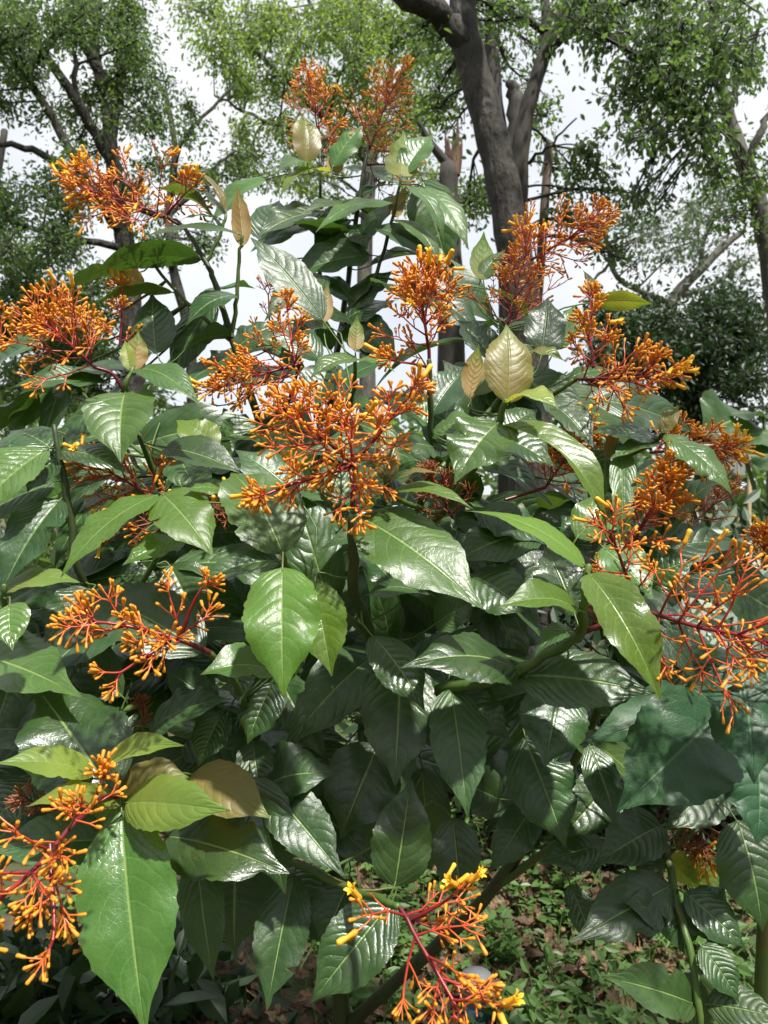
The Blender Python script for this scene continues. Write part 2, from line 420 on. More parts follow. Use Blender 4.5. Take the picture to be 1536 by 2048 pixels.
# main stems: photo pixels with depth, radii in mm
STEMS = [
 ([(690, 2225, 1.9), (682, 2010, 1.84), (670, 1760, 1.75), (655, 1400, 1.62), (650, 1150, 1.6), (655, 900, 1.66), (672, 720, 1.74), (693, 590, 1.78), (712, 440, 1.8), (738, 290, 1.82)], (26, 22, 18, 14, 12, 10, 8, 7, 6, 4)),
 ([(655, 1150, 1.62), (642, 900, 1.72), (636, 720, 1.82), (641, 500, 1.86), (640, 300, 1.88)], (9, 8, 7, 5, 3.5)),
 ([(672, 715, 1.74), (700, 620, 1.72), (748, 560, 1.7), (785, 440, 1.68), (802, 350, 1.66)], (6, 5, 4.5, 4, 3)),
 ([(655, 1380, 1.62), (560, 1000, 1.52), (505, 800, 1.48), (468, 690, 1.46), (430, 570, 1.46), (412, 525, 1.46), (368, 455, 1.47), (330, 430, 1.48)], (11, 9, 8, 7, 6, 5, 4, 3)),
 ([(462, 670, 1.46), (473, 600, 1.44), (478, 520, 1.43), (486, 470, 1.42)], (5, 4, 3.5, 3)),
 ([(412, 525, 1.46), (440, 470, 1.46), (452, 430, 1.46)], (4, 3.5, 3)),
 ([(460, 680, 1.46), (400, 630, 1.46), (350, 580, 1.46), (305, 525, 1.47)], (4.5, 4, 3.5, 3)),
 ([(650, 1300, 1.62), (780, 1130, 1.4), (860, 960, 1.25), (862, 850, 1.18), (858, 720, 1.15)], (11, 9, 6, 5, 4)),
 ([(640, 950, 1.68), (690, 850, 1.45), (708, 770, 1.3), (711, 715, 1.26)], (6, 5, 4, 3)),
 ([(670, 1760, 1.75), (760, 1450, 1.35), (742, 1280, 1.12), (712, 1190, 1.02), (706, 1100, .98), (704, 1030, .97)], (14, 11, 9, 8, 7, 6)),
 ([(742, 1275, 1.12), (660, 1200, 1.08), (580, 1140, 1.02), (565, 1105, 1.0)], (6, 5, 4, 3)),
 ([(765, 1470, 1.38), (800, 1405, 1.2), (900, 1378, 1.05), (1020, 1348, .99), (1090, 1310, .97), (1158, 1270, .955), (1166, 1210, .945), (1178, 1130, .94)], (11, 10, 9, 8, 7.5, 7, 6, 4)),
 ([(655, 1400, 1.62), (420, 1300, 1.4), (240, 1240, 1.22), (160, 1150, 1.13), (142, 1030, 1.11), (122, 930, 1.1), (108, 850, 1.1)], (10, 8, 7, 6, 5.5, 5, 3)),
 ([(420, 1300, 1.4), (330, 1000, 1.35), (270, 850, 1.25), (250, 785, 1.18), (266, 735, 1.18)], (7, 6, 5, 5, 3)),
 ([(690, 2060, 1.86), (790, 1965, 1.72), (900, 1868, 1.6), (985, 1778, 1.52), (1060, 1665, 1.44), (1085, 1560, 1.38), (1130, 1490, 1.3)], (17, 15, 14, 13, 11, 9, 7)),
 ([(1060, 1665, 1.44), (1160, 1500, 1.36), (1250, 1250, 1.28), (1230, 1100, 1.2), (1180, 960, 1.2), (1300, 890, 1.15), (1330, 860, 1.12)], (9, 8, 7, 6, 5, 4.5, 3)),
 ([(780, 1130, 1.4), (880, 1030, 1.2), (955, 925, 1.1), (995, 850, 1.06), (1012, 800, 1.04)], (7, 6.5, 6, 5.5, 4)),
 ([(860, 960, 1.25), (980, 820, 1.35), (1040, 760, 1.3), (1100, 790, 1.2), (1145, 760, 1.17)], (5, 4.5, 4, 4, 3)),
 ([(900, 1000, 1.3), (960, 850, 1.42), (985, 720, 1.42), (1010, 660, 1.42)], (6, 5, 4.5, 4)),
 ([(670, 1760, 1.75), (520, 1700, 1.4), (590, 1722, 1.1), (690, 1776, .98), (762, 1800, .88), (795, 1812, .84)], (10, 8, 6, 5.5, 5, 4)),
 ([(655, 1500, 1.66), (480, 1480, 1.3), (360, 1560, 1.1), (270, 1600, .99), (240, 1595, .96)], (9, 8, 7, 5, 4)),
 ([(480, 1480, 1.3), (490, 1420, 1.1), (455, 1340, 1.0), (420, 1305, .95)], (6, 5.5, 5, 4)),
 ([(985, 1778, 1.52), (1200, 1640, 1.3), (1320, 1690, 1.12), (1350, 1800, 1.05), (1385, 1920, 1.0), (1400, 2060, .98)], (8, 7, 6, 5.5, 5, 5)),
 ([(420, 1300, 1.4), (250, 1420, 1.25), (90, 1330, 1.15), (15, 1230, 1.05), (8, 1170, 1.02)], (7, 6, 5, 4.5, 3)),
 ([(655, 1450, 1.64), (560, 1560, 1.3), (535, 1580, 1.12)], (7, 6, 4)),
 ([(1250, 1250, 1.28), (1300, 1150, 1.15), (1270, 1090, 1.12)], (5, 4.5, 4)),
 ([(240, 1240, 1.22), (330, 1080, 1.12), (318, 992, 1.07)], (5, 4, 3)),
 ([(880, 1030, 1.2), (820, 1010, 1.05), (776, 985, 1.01), (772, 950, 1.0)], (5, 4, 3.5, 3)),
]
stem_geo = []; stem_pts = []
for k, (pp, rr) in enumerate(STEMS):
    P = np.array([at(*p) for p in pp]); P[0] = P[0] if k else BASE - [0, 0, .03]
    P, rad = smooth_path(P, None, np.array(rr) / 1000.)
    # slight knees at the nodes
    P[1:-1] += rng.normal(0, .0010, (len(P) - 2, 3))
    rad = rad * (1 + .06 * np.sin(np.arange(len(rad)) * 2.1))
    g = Geo(); g.tube(P, rad, 8); stem_geo.append(g); stem_pts.append(P)
ALLP = np.concatenate(stem_pts); ALLK = np.concatenate([np.full(len(p), k) for k, p in enumerate(stem_pts)])
twig_geo = [None] * len(STEMS)
def attach(B, dirn, r=.0017, maxd=9.):
    """a petiole or twig from the nearest stem to the leaf base B"""
    d = np.linalg.norm(ALLP - B, axis=1) + .35 * np.maximum(0, ALLP[:, 2] - B[2])
    i = int(d.argmin()); Q = ALLP[i]; k = int(ALLK[i]); L = np.linalg.norm(B - Q)
    if twig_geo[k] is None: twig_geo[k] = Geo()
    mid = B - unit(dirn) * min(.05, L * .45); mid = mid * .7 + .3 * (B + Q) / 2
    P = smooth_path([Q, (Q + mid) / 2 + [0, 0, -.04 * L], mid, B + unit(dirn) * .006], 7)
    twig_geo[k].tube(P, np.linspace(max(r, min(.004, L * .012)), r * .8, 7), 5)
leaf_count = 0
def add_leaf(bx, by, tx, ty, w, d0, d1, kind=0, e=50., arch=.08, roll=0., fold=12., curl=.10, wave=.07, twist=0., lat=0., par=None, res=(26, 10), twig=True):
    global leaf_count
    B, T = at(bx, by, d0), at(tx, ty, d1)
    V, Fc, U, D0 = leaf_mesh(B, T, w / F * (d0 + d1) / 2, arch, e, roll, fold, curl, wave, twist, lat, kind, res[0], res[1], seed=leaf_count * 13 + 5)
    par = par or shrub
    o = link('leaf', mesh('leaf', V, Fc, LM[kind], U), par, B)
    leaf_count += 1
    if twig: attach(B, D0)
    return o
HERO = (40, 14)
#  bx  by   tx   ty   w    d0   d1  + options
L = add_leaf
# bottom left shoot
L(243,1622, 292,2070, 205,.95,.84, 1, e=34, arch=.05, fold=8, curl=.05, res=HERO)
L(252,1606, 463,1622, 112,.95,.88, 2, e=42, arch=.09, roll=6, res=HERO)
L(205,1536, 370,1492,  66,.96,.92, 2, e=58, arch=.10, lat=.03)
L(238,1612,  54,1614,  84,.95,.90, 2, e=72, arch=.17, lat=0)
L(188,1546, -12,1528,  84,.97,.90, 2, e=52, arch=.10)
L(224,1585,  72,1372, 205,.97,1.07,0, e=48, arch=.06, wave=.14, curl=.16, res=HERO)
L(-60,1310, 165,1395, 150,1.12,1.0,1, e=52, arch=.07, res=HERO)
L(232,1598, 392,1560, 130,1.0,1.0, 3, e=40, arch=.08, roll=-10)
L(385,1548, 542,1638, 112,1.0,.94, 3, e=45, arch=.09)
L(215,1680, -22,1705, 128,1.0,.95, 0, e=48, arch=.06, res=HERO)
L(332,1672, 580,1748, 150,1.02,.94,0, e=46, arch=.10, wave=.12, res=HERO)
L(505,1555, 572,1790, 120,1.05,1.0,0, e=40, arch=.06)
L(393,1712, 428,1966,  94,1.08,1.02,0, e=28, arch=.04)
L(588,1748, 533,2024, 118,1.08,1.0,0, e=30, arch=.05, res=HERO)
L(472,1715, 470,1905, 190,1.2,1.15,0, e=30)
L(786,1802, 620,2008, 140,.98,.93,0, e=42, arch=.05, res=HERO)
L(538,1575, 692,1758, 118,1.06,.98,0, e=44, arch=.06, res=HERO)
L(790,1772, 823,1552, 126,1.0,1.03,0, e=26, arch=.05, res=HERO)
L(802,1318, 790,1575, 152,1.08,1.0,0, e=28, arch=.05, res=HERO)
L(755,1490, 680,1680, 160,1.16,1.1,0, e=30)
L(528,1580, 672,1548, 135,1.1,1.06,0, e=46, arch=.20, wave=.15, res=HERO)
L(505,1482, 522,1592,  78,1.1,1.06,0, e=40)
L(690,1490, 620,1600, 110,1.2,1.15,0, e=30)
# centre
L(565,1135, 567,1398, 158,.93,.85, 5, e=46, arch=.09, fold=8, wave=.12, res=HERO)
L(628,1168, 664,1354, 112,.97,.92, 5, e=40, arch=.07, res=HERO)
L(560,1122, 396,1165,  82,1.0,.97, 0, e=52, arch=.10)
L(552,1345, 400,1350, 108,.97,.92, 1, e=56, arch=.15)
L(716,1032, 968,1220, 178,1.0,.90, 1, e=50, arch=.06, res=HERO)
L(566,1108, 462,945, 168,1.0,1.10, 1, e=62, arch=.12, wave=.12, res=HERO)
L(600,1000, 470,900, 120,1.16,1.18, 0, e=50)
L(692,1010, 645,925,  90,1.0,1.04, 1, e=55)
L(696,1020, 765,950, 110,1.0,1.03, 1, e=55)
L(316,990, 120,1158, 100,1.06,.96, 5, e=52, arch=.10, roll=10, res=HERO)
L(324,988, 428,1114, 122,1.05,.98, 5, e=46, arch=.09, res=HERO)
L(368,1078, 243,1132, 78,1.06,1.0, 1, e=50, arch=.07)
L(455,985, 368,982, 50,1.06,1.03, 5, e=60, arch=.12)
L(250,786, 243,928, 150,1.17,1.08, 1, e=42, arch=.10, res=HERO)
L(272,738, 404,814, 82,1.2,1.12, 1, e=54, arch=.12)
L(92,900, -70,1050, 140,1.1,1.02, 1, e=48, arch=.06, res=HERO)
L(112,905, 18,862, 100,1.12,1.16, 0, e=60, arch=.10)
L(118,915, 55,985, 110,1.12,1.1, 0, e=46, arch=.10)
L(125,905, 258,950, 95,1.12,1.1, 0, e=62, arch=.12)
L(128,890, 262,872, 110,1.2,1.22, 0, e=50, arch=.08)
L(432,900, 352,840, 84,1.22,1.24, 2, e=45)
L(330,895, 490,950, 90,1.2,1.16, 0, e=48, arch=.07)
L(120,1000, 0,1195, 120,1.1,1.02, 0, e=48, arch=.07, res=HERO)
L(5,1180, 168,1168, 70,1.04,1.05, 2, e=60, arch=.15)
L(20,1208, 25,1302, 82,.99,.94, 1, e=46, arch=.08)
L(150,1170, 320,1150, 110,1.2,1.2, 0, e=40)
L(408,1305, 165,1180, 158,1.02,1.1, 0, e=50, arch=.06, res=HERO)
L(185,1180, 88,1290, 105,1.12,1.06, 0, e=46, arch=.08)
L(340,1130, 405,1262, 128,1.16,1.12, 0, e=38)
L(300,1462, 465,1398, 110,1.08,1.04, 0, e=50, arch=.10, roll=-8)
L(545,1365, 495,1488, 94,1.1,1.06, 0, e=36)
L(445,1425, 396,1535, 82,1.1,1.06, 0, e=40)
L(420,1400, 330,1340, 70,1.1,1.12, 0, e=36)
L(470,1310, 480,1410, 75,1.08,1.04, 0, e=38)
L(40,1330, -10,1470, 120,1.15,1.1, 0, e=40)
L(60,1560, -20,1660, 110,1.2,1.15, 0, e=40)
# centre right
L(1032,1340, 800,1336, 138,.98,.90, 0, e=52, arch=.14, res=HERO)
L(744,1272, 850,1422, 104,1.0,.94, 0, e=50, arch=.08, roll=-8, res=HERO)
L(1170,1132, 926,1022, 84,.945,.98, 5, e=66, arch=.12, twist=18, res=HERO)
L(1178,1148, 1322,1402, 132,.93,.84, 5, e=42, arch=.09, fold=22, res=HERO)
L(1150,1232, 1088,1092, 128,.98,1.04, 0, e=46, arch=.07, wave=.13, res=HERO)
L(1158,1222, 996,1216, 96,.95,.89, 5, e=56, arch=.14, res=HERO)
L(1034,1350, 1312,1388, 140,.99,.93, 0, e=46, arch=.06, res=HERO)
L(1158,1268, 1065,1320, 60,.95,.90, 0, e=70, arch=.22)
L(902,1378, 936,1640, 116,1.04,.96, 0, e=28, arch=.05, res=HERO)
L(1120,1370, 1088,1535, 140,1.08,1.0, 0, e=34, arch=.05, res=HERO)
L(1050,1478, 1132,1695, 140,1.14,1.08, 0, e=26, arch=.04, res=HERO)
L(905,1635, 922,1815, 96,1.16,1.12, 0, e=22)
L(1072,1605, 978,1745, 84,1.2,1.15, 0, e=34)
L(1178,1490, 1236,1662, 76,1.12,1.06, 0, e=34)
L(790,1170, 700,1090, 80,1.1,1.12, 0, e=58)
L(735,1190, 860,1190, 110,1.12,1.05, 0, e=62, arch=.12)
L(870,1250, 960,1200, 90,1.12,1.1, 0, e=46)
L(1080,1060, 900,1130, 120,1.15,1.1, 0, e=50, arch=.08)
L(940,1150, 1060,1230, 130,1.1,1.06, 0, e=46, arch=.08)
L(960,1020, 1090,1090, 110,1.16,1.12, 0, e=50)
L(860,1040, 640,1100, 90,1.2,1.16, 0, e=56)
L(900,1400, 870,1300, 80,1.12,1.16, 0, e=40)
L(910,1390, 1020,1480, 90,1.16,1.1, 0, e=44)
# lower right
L(1342,1770, 1142,1885, 120,1.06,.98, 0, e=40, arch=.08)
L(1322,1650, 1190,1730, 110,1.1,1.06, 0, e=44, arch=.10)
L(1210,1690, 1080,1725, 90,1.2,1.16, 0, e=44, arch=.08)
L(1368,1785, 1492,1898, 86,1.04,1.0, 0, e=40, arch=.06)
L(1340,1800, 1375,1918, 72,1.05,1.02, 0, e=36)
L(1388,2008, 1202,1952, 104,.99,.94, 0, e=44, arch=.06, res=HERO)
L(1412,2008, 1570,2040, 90,.99,.95, 0, e=50, arch=.08)
L(1402,1890, 1478,2004, 72,1.0,.97, 0, e=40)
L(1398,1930, 1385,2075, 96,1.03,1.02, 0, e=34)
L(1475,1640, 1525,1865, 140,1.05,1.0, 0, e=30)
L(1325,1720, 1405,1782, 84,1.14,1.1, 2, e=150)
L(1400,1700, 1430,1790, 80,1.12,1.1, 2, e=150)
L(1140,1770, 1190,1900, 60,1.25,1.2, 0, e=36)
L(1335,1735, 1250,1640, 95,1.1,1.12, 0, e=40)
L(1225,1560, 1120,1680, 110,1.22,1.16, 0, e=36)
L(1430,1560, 1330,1660, 120,1.12,1.06, 0, e=36)
L(1350,1850, 1240,1800, 90,1.06,1.0, 0, e=44)
L(1370,1860, 1450,1770, 84,1.06,1.08, 0, e=34)
L(1000,1600, 900,1560, 110,1.2,1.18, 0, e=34)
L(700,1760, 640,1900, 110,1.2,1.15, 0, e=30)
# upper right
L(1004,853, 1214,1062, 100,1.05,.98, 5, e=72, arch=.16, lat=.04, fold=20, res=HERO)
L(996,846, 908,970, 138,1.05,.98, 1, e=50, arch=.10, wave=.13, res=HERO)
L(985,870, 1110,935, 110,1.12,1.08, 0, e=48, arch=.08, res=HERO)
L(1016,806, 1012,648, 104,1.05,1.10, 3, e=36, arch=.08, curl=.2, roll=12, res=HERO)
L(1016,806, 1120,822, 84,1.04,.98, 2, e=62, arch=.20, res=HERO)
L(940,795, 958,686, 48,1.1,1.12, 3, e=160, arch=.05)
L(950,790, 1050,745, 70,1.1,1.12, 1, e=60)
L(866,895, 775,905, 110,1.18,1.14, 0, e=56, arch=.12)
L(776,986, 948,1020, 58,1.01,.95, 5, e=66, arch=.14)
L(774,962, 772,850, 54,1.0,1.03, 3, e=30, curl=.3, arch=.03)
L(776,970, 882,948, 44,1.0,.97, 3, e=70, arch=.14)
L(1330,868, 1466,992, 80,1.12,1.05, 1, e=54, arch=.09, res=HERO)
L(1322,866, 1356,810, 36,1.12,1.14, 3, e=40)
L(1312,880, 1170,870, 80,1.14,1.16, 0, e=60, arch=.10)
L(1318,885, 1218,920, 50,1.14,1.12, 1, e=64, arch=.08)
L(1212,915, 1245,852, 34,1.15,1.17, 3, e=150)
L(1152,1075, 1258,990, 100,1.1,1.14, 1, e=44, arch=.08)
L(1205,1095, 1308,1200, 112,1.08,1.02, 1, e=40, arch=.06)
L(1190,1100, 1120,1030, 90,1.12,1.16, 0, e=50)
L(1290,1160, 1390,1120, 110,1.12,1.1, 0, e=44)
L(1210,880, 1205,1000, 70,1.2,1.16, 1, e=50)
L(1240,885, 1240,1120, 56,1.16,1.08, 1, e=60, arch=.10)
L(1192,604, 1306,608, 44,1.4,1.36, 2, e=150, arch=.12)
L(1196,600, 1165,540, 30,1.4,1.42, 3, e=60, arch=.10)
L(1082,715, 1095,595, 84,1.3,1.35, 0, e=26)
L(1110,700, 1150,610, 60,1.35,1.4, 1, e=40)
L(1130,760, 1230,740, 60,1.25,1.25, 1, e=60)
L(1095,800, 1190,900, 84,1.18,1.12, 0, e=50, arch=.07)
L(1115,790, 1145,880, 50,1.2,1.18, 1, e=60)
L(966,560, 968,462, 52,1.45,1.5, 2, e=150)
L(960,560, 1010,500, 44,1.46,1.5, 1, e=50)
L(1055,705, 1128,722, 50,1.25,1.22, 3, e=62, arch=.12)
L(1060,690, 985,740, 70,1.28,1.25, 0, e=50)
# top
L(645,640, 500,474, 92,1.36,1.40, 0, e=40, arch=.05, res=HERO)
L(486,492, 472,368, 42,1.42,1.44, 3, e=155, arch=.04, curl=.2)
L(478,468, 274,482, 76,1.42,1.36, 0, e=60, arch=.10, res=HERO)
L(402,520, 164,568, 96,1.46,1.38, 0, e=110, arch=.13, res=HERO)
L(250,545, 130,582, 50,1.5,1.46, 1, e=110, arch=.12)
L(345,585, 186,608, 46,1.46,1.4, 1, e=110, arch=.12)
L(288,585, 228,530, 56,1.48,1.5, 3, e=150, arch=.06)
L(312,708, 304,584, 90,1.44,1.48, 0, e=20, arch=.03)
L(266,740, 277,660, 52,1.18,1.2, 3, e=165, arch=.03)
L(262,742, 250,680, 30,1.18,1.2, 2, e=50)
L(472,590, 372,652, 76,1.44,1.38, 0, e=52, arch=.12)
L(462,672, 370,700, 80,1.45,1.4, 0, e=110, arch=.10)
L(614,325, 606,230, 62,1.8,1.84, 3, e=30, arch=.08, roll=15)
L(625,330, 555,345, 80,1.8,1.74, 1, e=50, arch=.16)
L(660,345, 558,400, 50,1.8,1.72, 2, e=70, arch=.18)
L(664,335, 728,250, 60,1.8,1.82, 1, e=46, arch=.06)
L(662,340, 688,300, 40,1.8,1.82, 3, e=150)
L(802,352, 808,262, 70,1.66,1.72, 2, e=160, arch=.05)
L(806,352, 864,272, 66,1.68,1.74, 1, e=40, arch=.07)
L(786,432, 814,370, 34,1.68,1.7, 3, e=150)
L(800,372, 888,490, 54,1.66,1.6, 1, e=74, arch=.18)
L(782,405, 630,466, 76,1.7,1.6, 1, e=56, arch=.12, res=HERO)
L(655,425, 515,475, 100,1.78,1.68, 0, e=50, arch=.08, res=HERO)
L(640,440, 500,505, 80,1.8,1.74, 0, e=50)
L(790,440, 885,545, 56,1.66,1.58, 1, e=70, arch=.14)
L(750,455, 910,555, 84,1.68,1.62, 0, e=50, arch=.08, res=HERO)
L(850,375, 938,502, 66,1.7,1.62, 1, e=60, arch=.10)
L(705,450, 735,500, 70,1.78,1.7, 0, e=44)
L(700,440, 625,500, 60,1.78,1.74, 0, e=50)
L(452,432, 376,372, 44,1.46,1.48, 0, e=80, arch=.10)
L(440,460, 308,376, 66,1.47,1.5, 1, e=100, arch=.14)
L(452,425, 380,338, 32,1.46,1.48, 3, e=80, arch=.12)
L(445,440, 360,440, 60,1.46,1.44, 0, e=70, arch=.10)
L(520,480, 560,400, 80,1.75,1.8, 0, e=50)
L(640,480, 700,400, 60,1.84,1.88, 0, e=50)
L(712,395, 800,370, 60,1.82,1.84, 0, e=60)
L(690,385, 620,360, 60,1.85,1.85, 0, e=70)
L(500,300, 470,345, 30,1.8,1.8, 0, e=60, twig=False) if False else None
# middle, behind the sprays
L(862,830, 930,740, 84,1.3,1.36, 0, e=40)
L(880,900, 900,790, 90,1.34,1.4, 0, e=36)
L(960,840, 885,720, 80,1.42,1.46, 0, e=40)
L(1000,870, 1075,820, 84,1.2,1.24, 0, e=44)
L(960,930, 1040,880, 84,1.2,1.2, 0, e=46)
L(985,720, 915,640, 76,1.46,1.5, 0, e=40)
L(712,718, 618,760, 62,1.26,1.2, 1, e=52, arch=.12)
L(714,720, 790,745, 50,1.26,1.22, 1, e=64, arch=.12)
L(711,700, 714,628, 34,1.26,1.28, 3, e=160)
L(640,800, 660,720, 100,1.35,1.4, 0, e=46)
L(646,645, 656,562, 34,1.38,1.42, 3, e=150)
L(646,650, 580,690, 80,1.4,1.36, 0, e=56, arch=.10)
L(640,720, 540,640, 90,1.5,1.52, 0, e=50)
L(470,700, 560,650, 90,1.5,1.54, 0, e=56)
L(690,640, 800,600, 80,1.7,1.74, 0, e=50)
L(700,620, 790,540, 70,1.72,1.74, 0, e=46)
L(858,850, 770,800, 80,1.2,1.22, 1, e=52)
L(862,870, 960,840, 80,1.2,1.16, 1, e=50, arch=.1)
L(700,600, 610,560, 76,1.74,1.76, 0, e=50)
L(690,650, 740,720, 80,1.7,1.66, 0, e=44)
L(480,760, 420,700, 90,1.5,1.5, 0, e=48)
L(560,1000, 620,800, 110,1.4,1.42, 0, e=40)
hand_leaves = leaf_count

# further leaves through the depth of the shrub, one by one
def front_depth(px, py):
    d = np.interp(py, [200, 500, 800, 1000, 1300, 1600, 1900], [1.85, 1.58, 1.30, 1.16, 1.10, 1.12, 1.2])
    return d + .05 * abs(px - 768) / 768
BANDS = [(400, 520, 880, .7), (450, 480, 920, .8), (520, 560, 940, .5), (600, 400, 1150, .5), (690, 330, 1200, .6), (770, 40, 1230, .9), (850, 0, 1300, 1.), (930, -20, 1340, 1.),
         (1010, -20, 1380, 1.), (1090, -20, 1440, 1.), (1170, -20, 1480, 1.), (1250, -20, 1540, 1.), (1330, -20, 1560, 1.), (1410, -20, 1560, 1.),
         (1490, -20, 1260, .9), (1570, -20, 1200, .8), (1650, 0, 860, .8), (1730, 330, 760, .6), (1810, 350, 700, .5)]
fill = []
for (y, x0, x1, dens) in BANDS:
    for x in np.arange(x0, x1, 76):
        if rng.random() < dens:
            fill.append((x + rng.uniform(-40, 40), y + rng.uniform(-36, 36)))
rng.shuffle(fill)
def fill_leaf(px, py, dd):
    d = front_depth(px, py) + dd
    c = at(px, py, d)
    i = np.linalg.norm(ALLP - c, axis=1).argmin(); q = ALLP[i]
    out = c - q; out[2] *= .3; out[1] = out[1] * .5 - .03
    out = unit(out) + rng.normal(0, .35, 3); out[2] -= .35
    out = unit(out); Ln = rng.uniform(.17, .25)
    return c - out * Ln * .5, c + out * Ln * .5, Ln * rng.uniform(.40, .5)
n_single = 296 - leaf_count
for j, (px, py) in enumerate(fill):
    B, T, w = fill_leaf(px, py, rng.uniform(.04, .36))
    V, Fc, U, D0 = leaf_mesh(B, T, w, rng.uniform(.04, .14), rng.uniform(35, 70), rng.uniform(-25, 25), 12, .12, .09, 0, 0, 0, 22, 8, seed=900 + j)
    if j < n_single:
        link('leaf', mesh('leaf', V, Fc, LM[0 if rng.random() < .85 else 1], U), shrub, B); attach(B, D0)
    else:
        if j == n_single: inner = Geo()
        inner.add(V + B, Fc, U); attach(B, D0)
if len(fill) > n_single:
    link('inner_leaves', inner.build('inner_leaves', LM[0], BASE), shrub, BASE, kind='stuff')
print('LEAVES', hand_leaves, len(fill))

# ---- flower sprays
def lathe(prof, sides=6):
    V = []; U = []
    x0, x1 = prof[0][0], prof[-1][0]
    for x, r in prof:
        for k in range(sides):
            a = k / sides * 2 * math.pi; V.append((x, r * math.cos(a), r * math.sin(a))); U.append(((x - x0) / (x1 - x0), k / sides))
    Fc = [(i * sides + j, i * sides + (j + 1) % sides, (i + 1) * sides + (j + 1) % sides, (i + 1) * sides + j) for i in range(len(prof) - 1) for j in range(sides)]
    return np.array(V), np.array(Fc), np.array(U)
BUD_T = lathe([(-.001, .0006), (.0006, .0014), (.0026, .00185), (.0062, .0019), (.0085, .0022), (.0101, .0019), (.0110, .0004)], 7)
def flower_mesh(kind):
    g = Geo()
    pr = [(-.001, .0007), (.001, .0024), (.003, .0028), (.006, .0023), (.012, .0025), (.0150, .0028)]
    if kind == 0:                                        # still closed
        pr += [(.0172, .0027), (.0184, .0016), (.0187, .0002)]
        V, Fc, U = lathe(pr, 10); g.add(V, Fc, U)
    else:                                                # five spreading lobes at the mouth
        V, Fc, U = lathe(pr, 10); g.add(V, Fc, U)
        for k in range(5):
            a = k / 5 * 2 * math.pi
            def pt(x, r, da): return (x, r * math.cos(a + da), r * math.sin(a + da))
            g.add([pt(.0150, .0027, -.62), pt(.0150, .0027, .62), pt(.0172, .0040, .42), pt(.0172, .0040, -.42), pt(.0178, .0058, .04), pt(.0178, .0058, -.04)],
                  [(0, 1, 2, 3), (3, 2, 4, 5)], [(.9, 0)] * 4 + [(1, 0)] * 2)
        g.tube([(.006, 0, 0), (.017, 0, 0)], .0005, 4)
    return g.build('flower', M_PETAL)
FLOWERS = [flower_mesh(0), flower_mesh(1)]

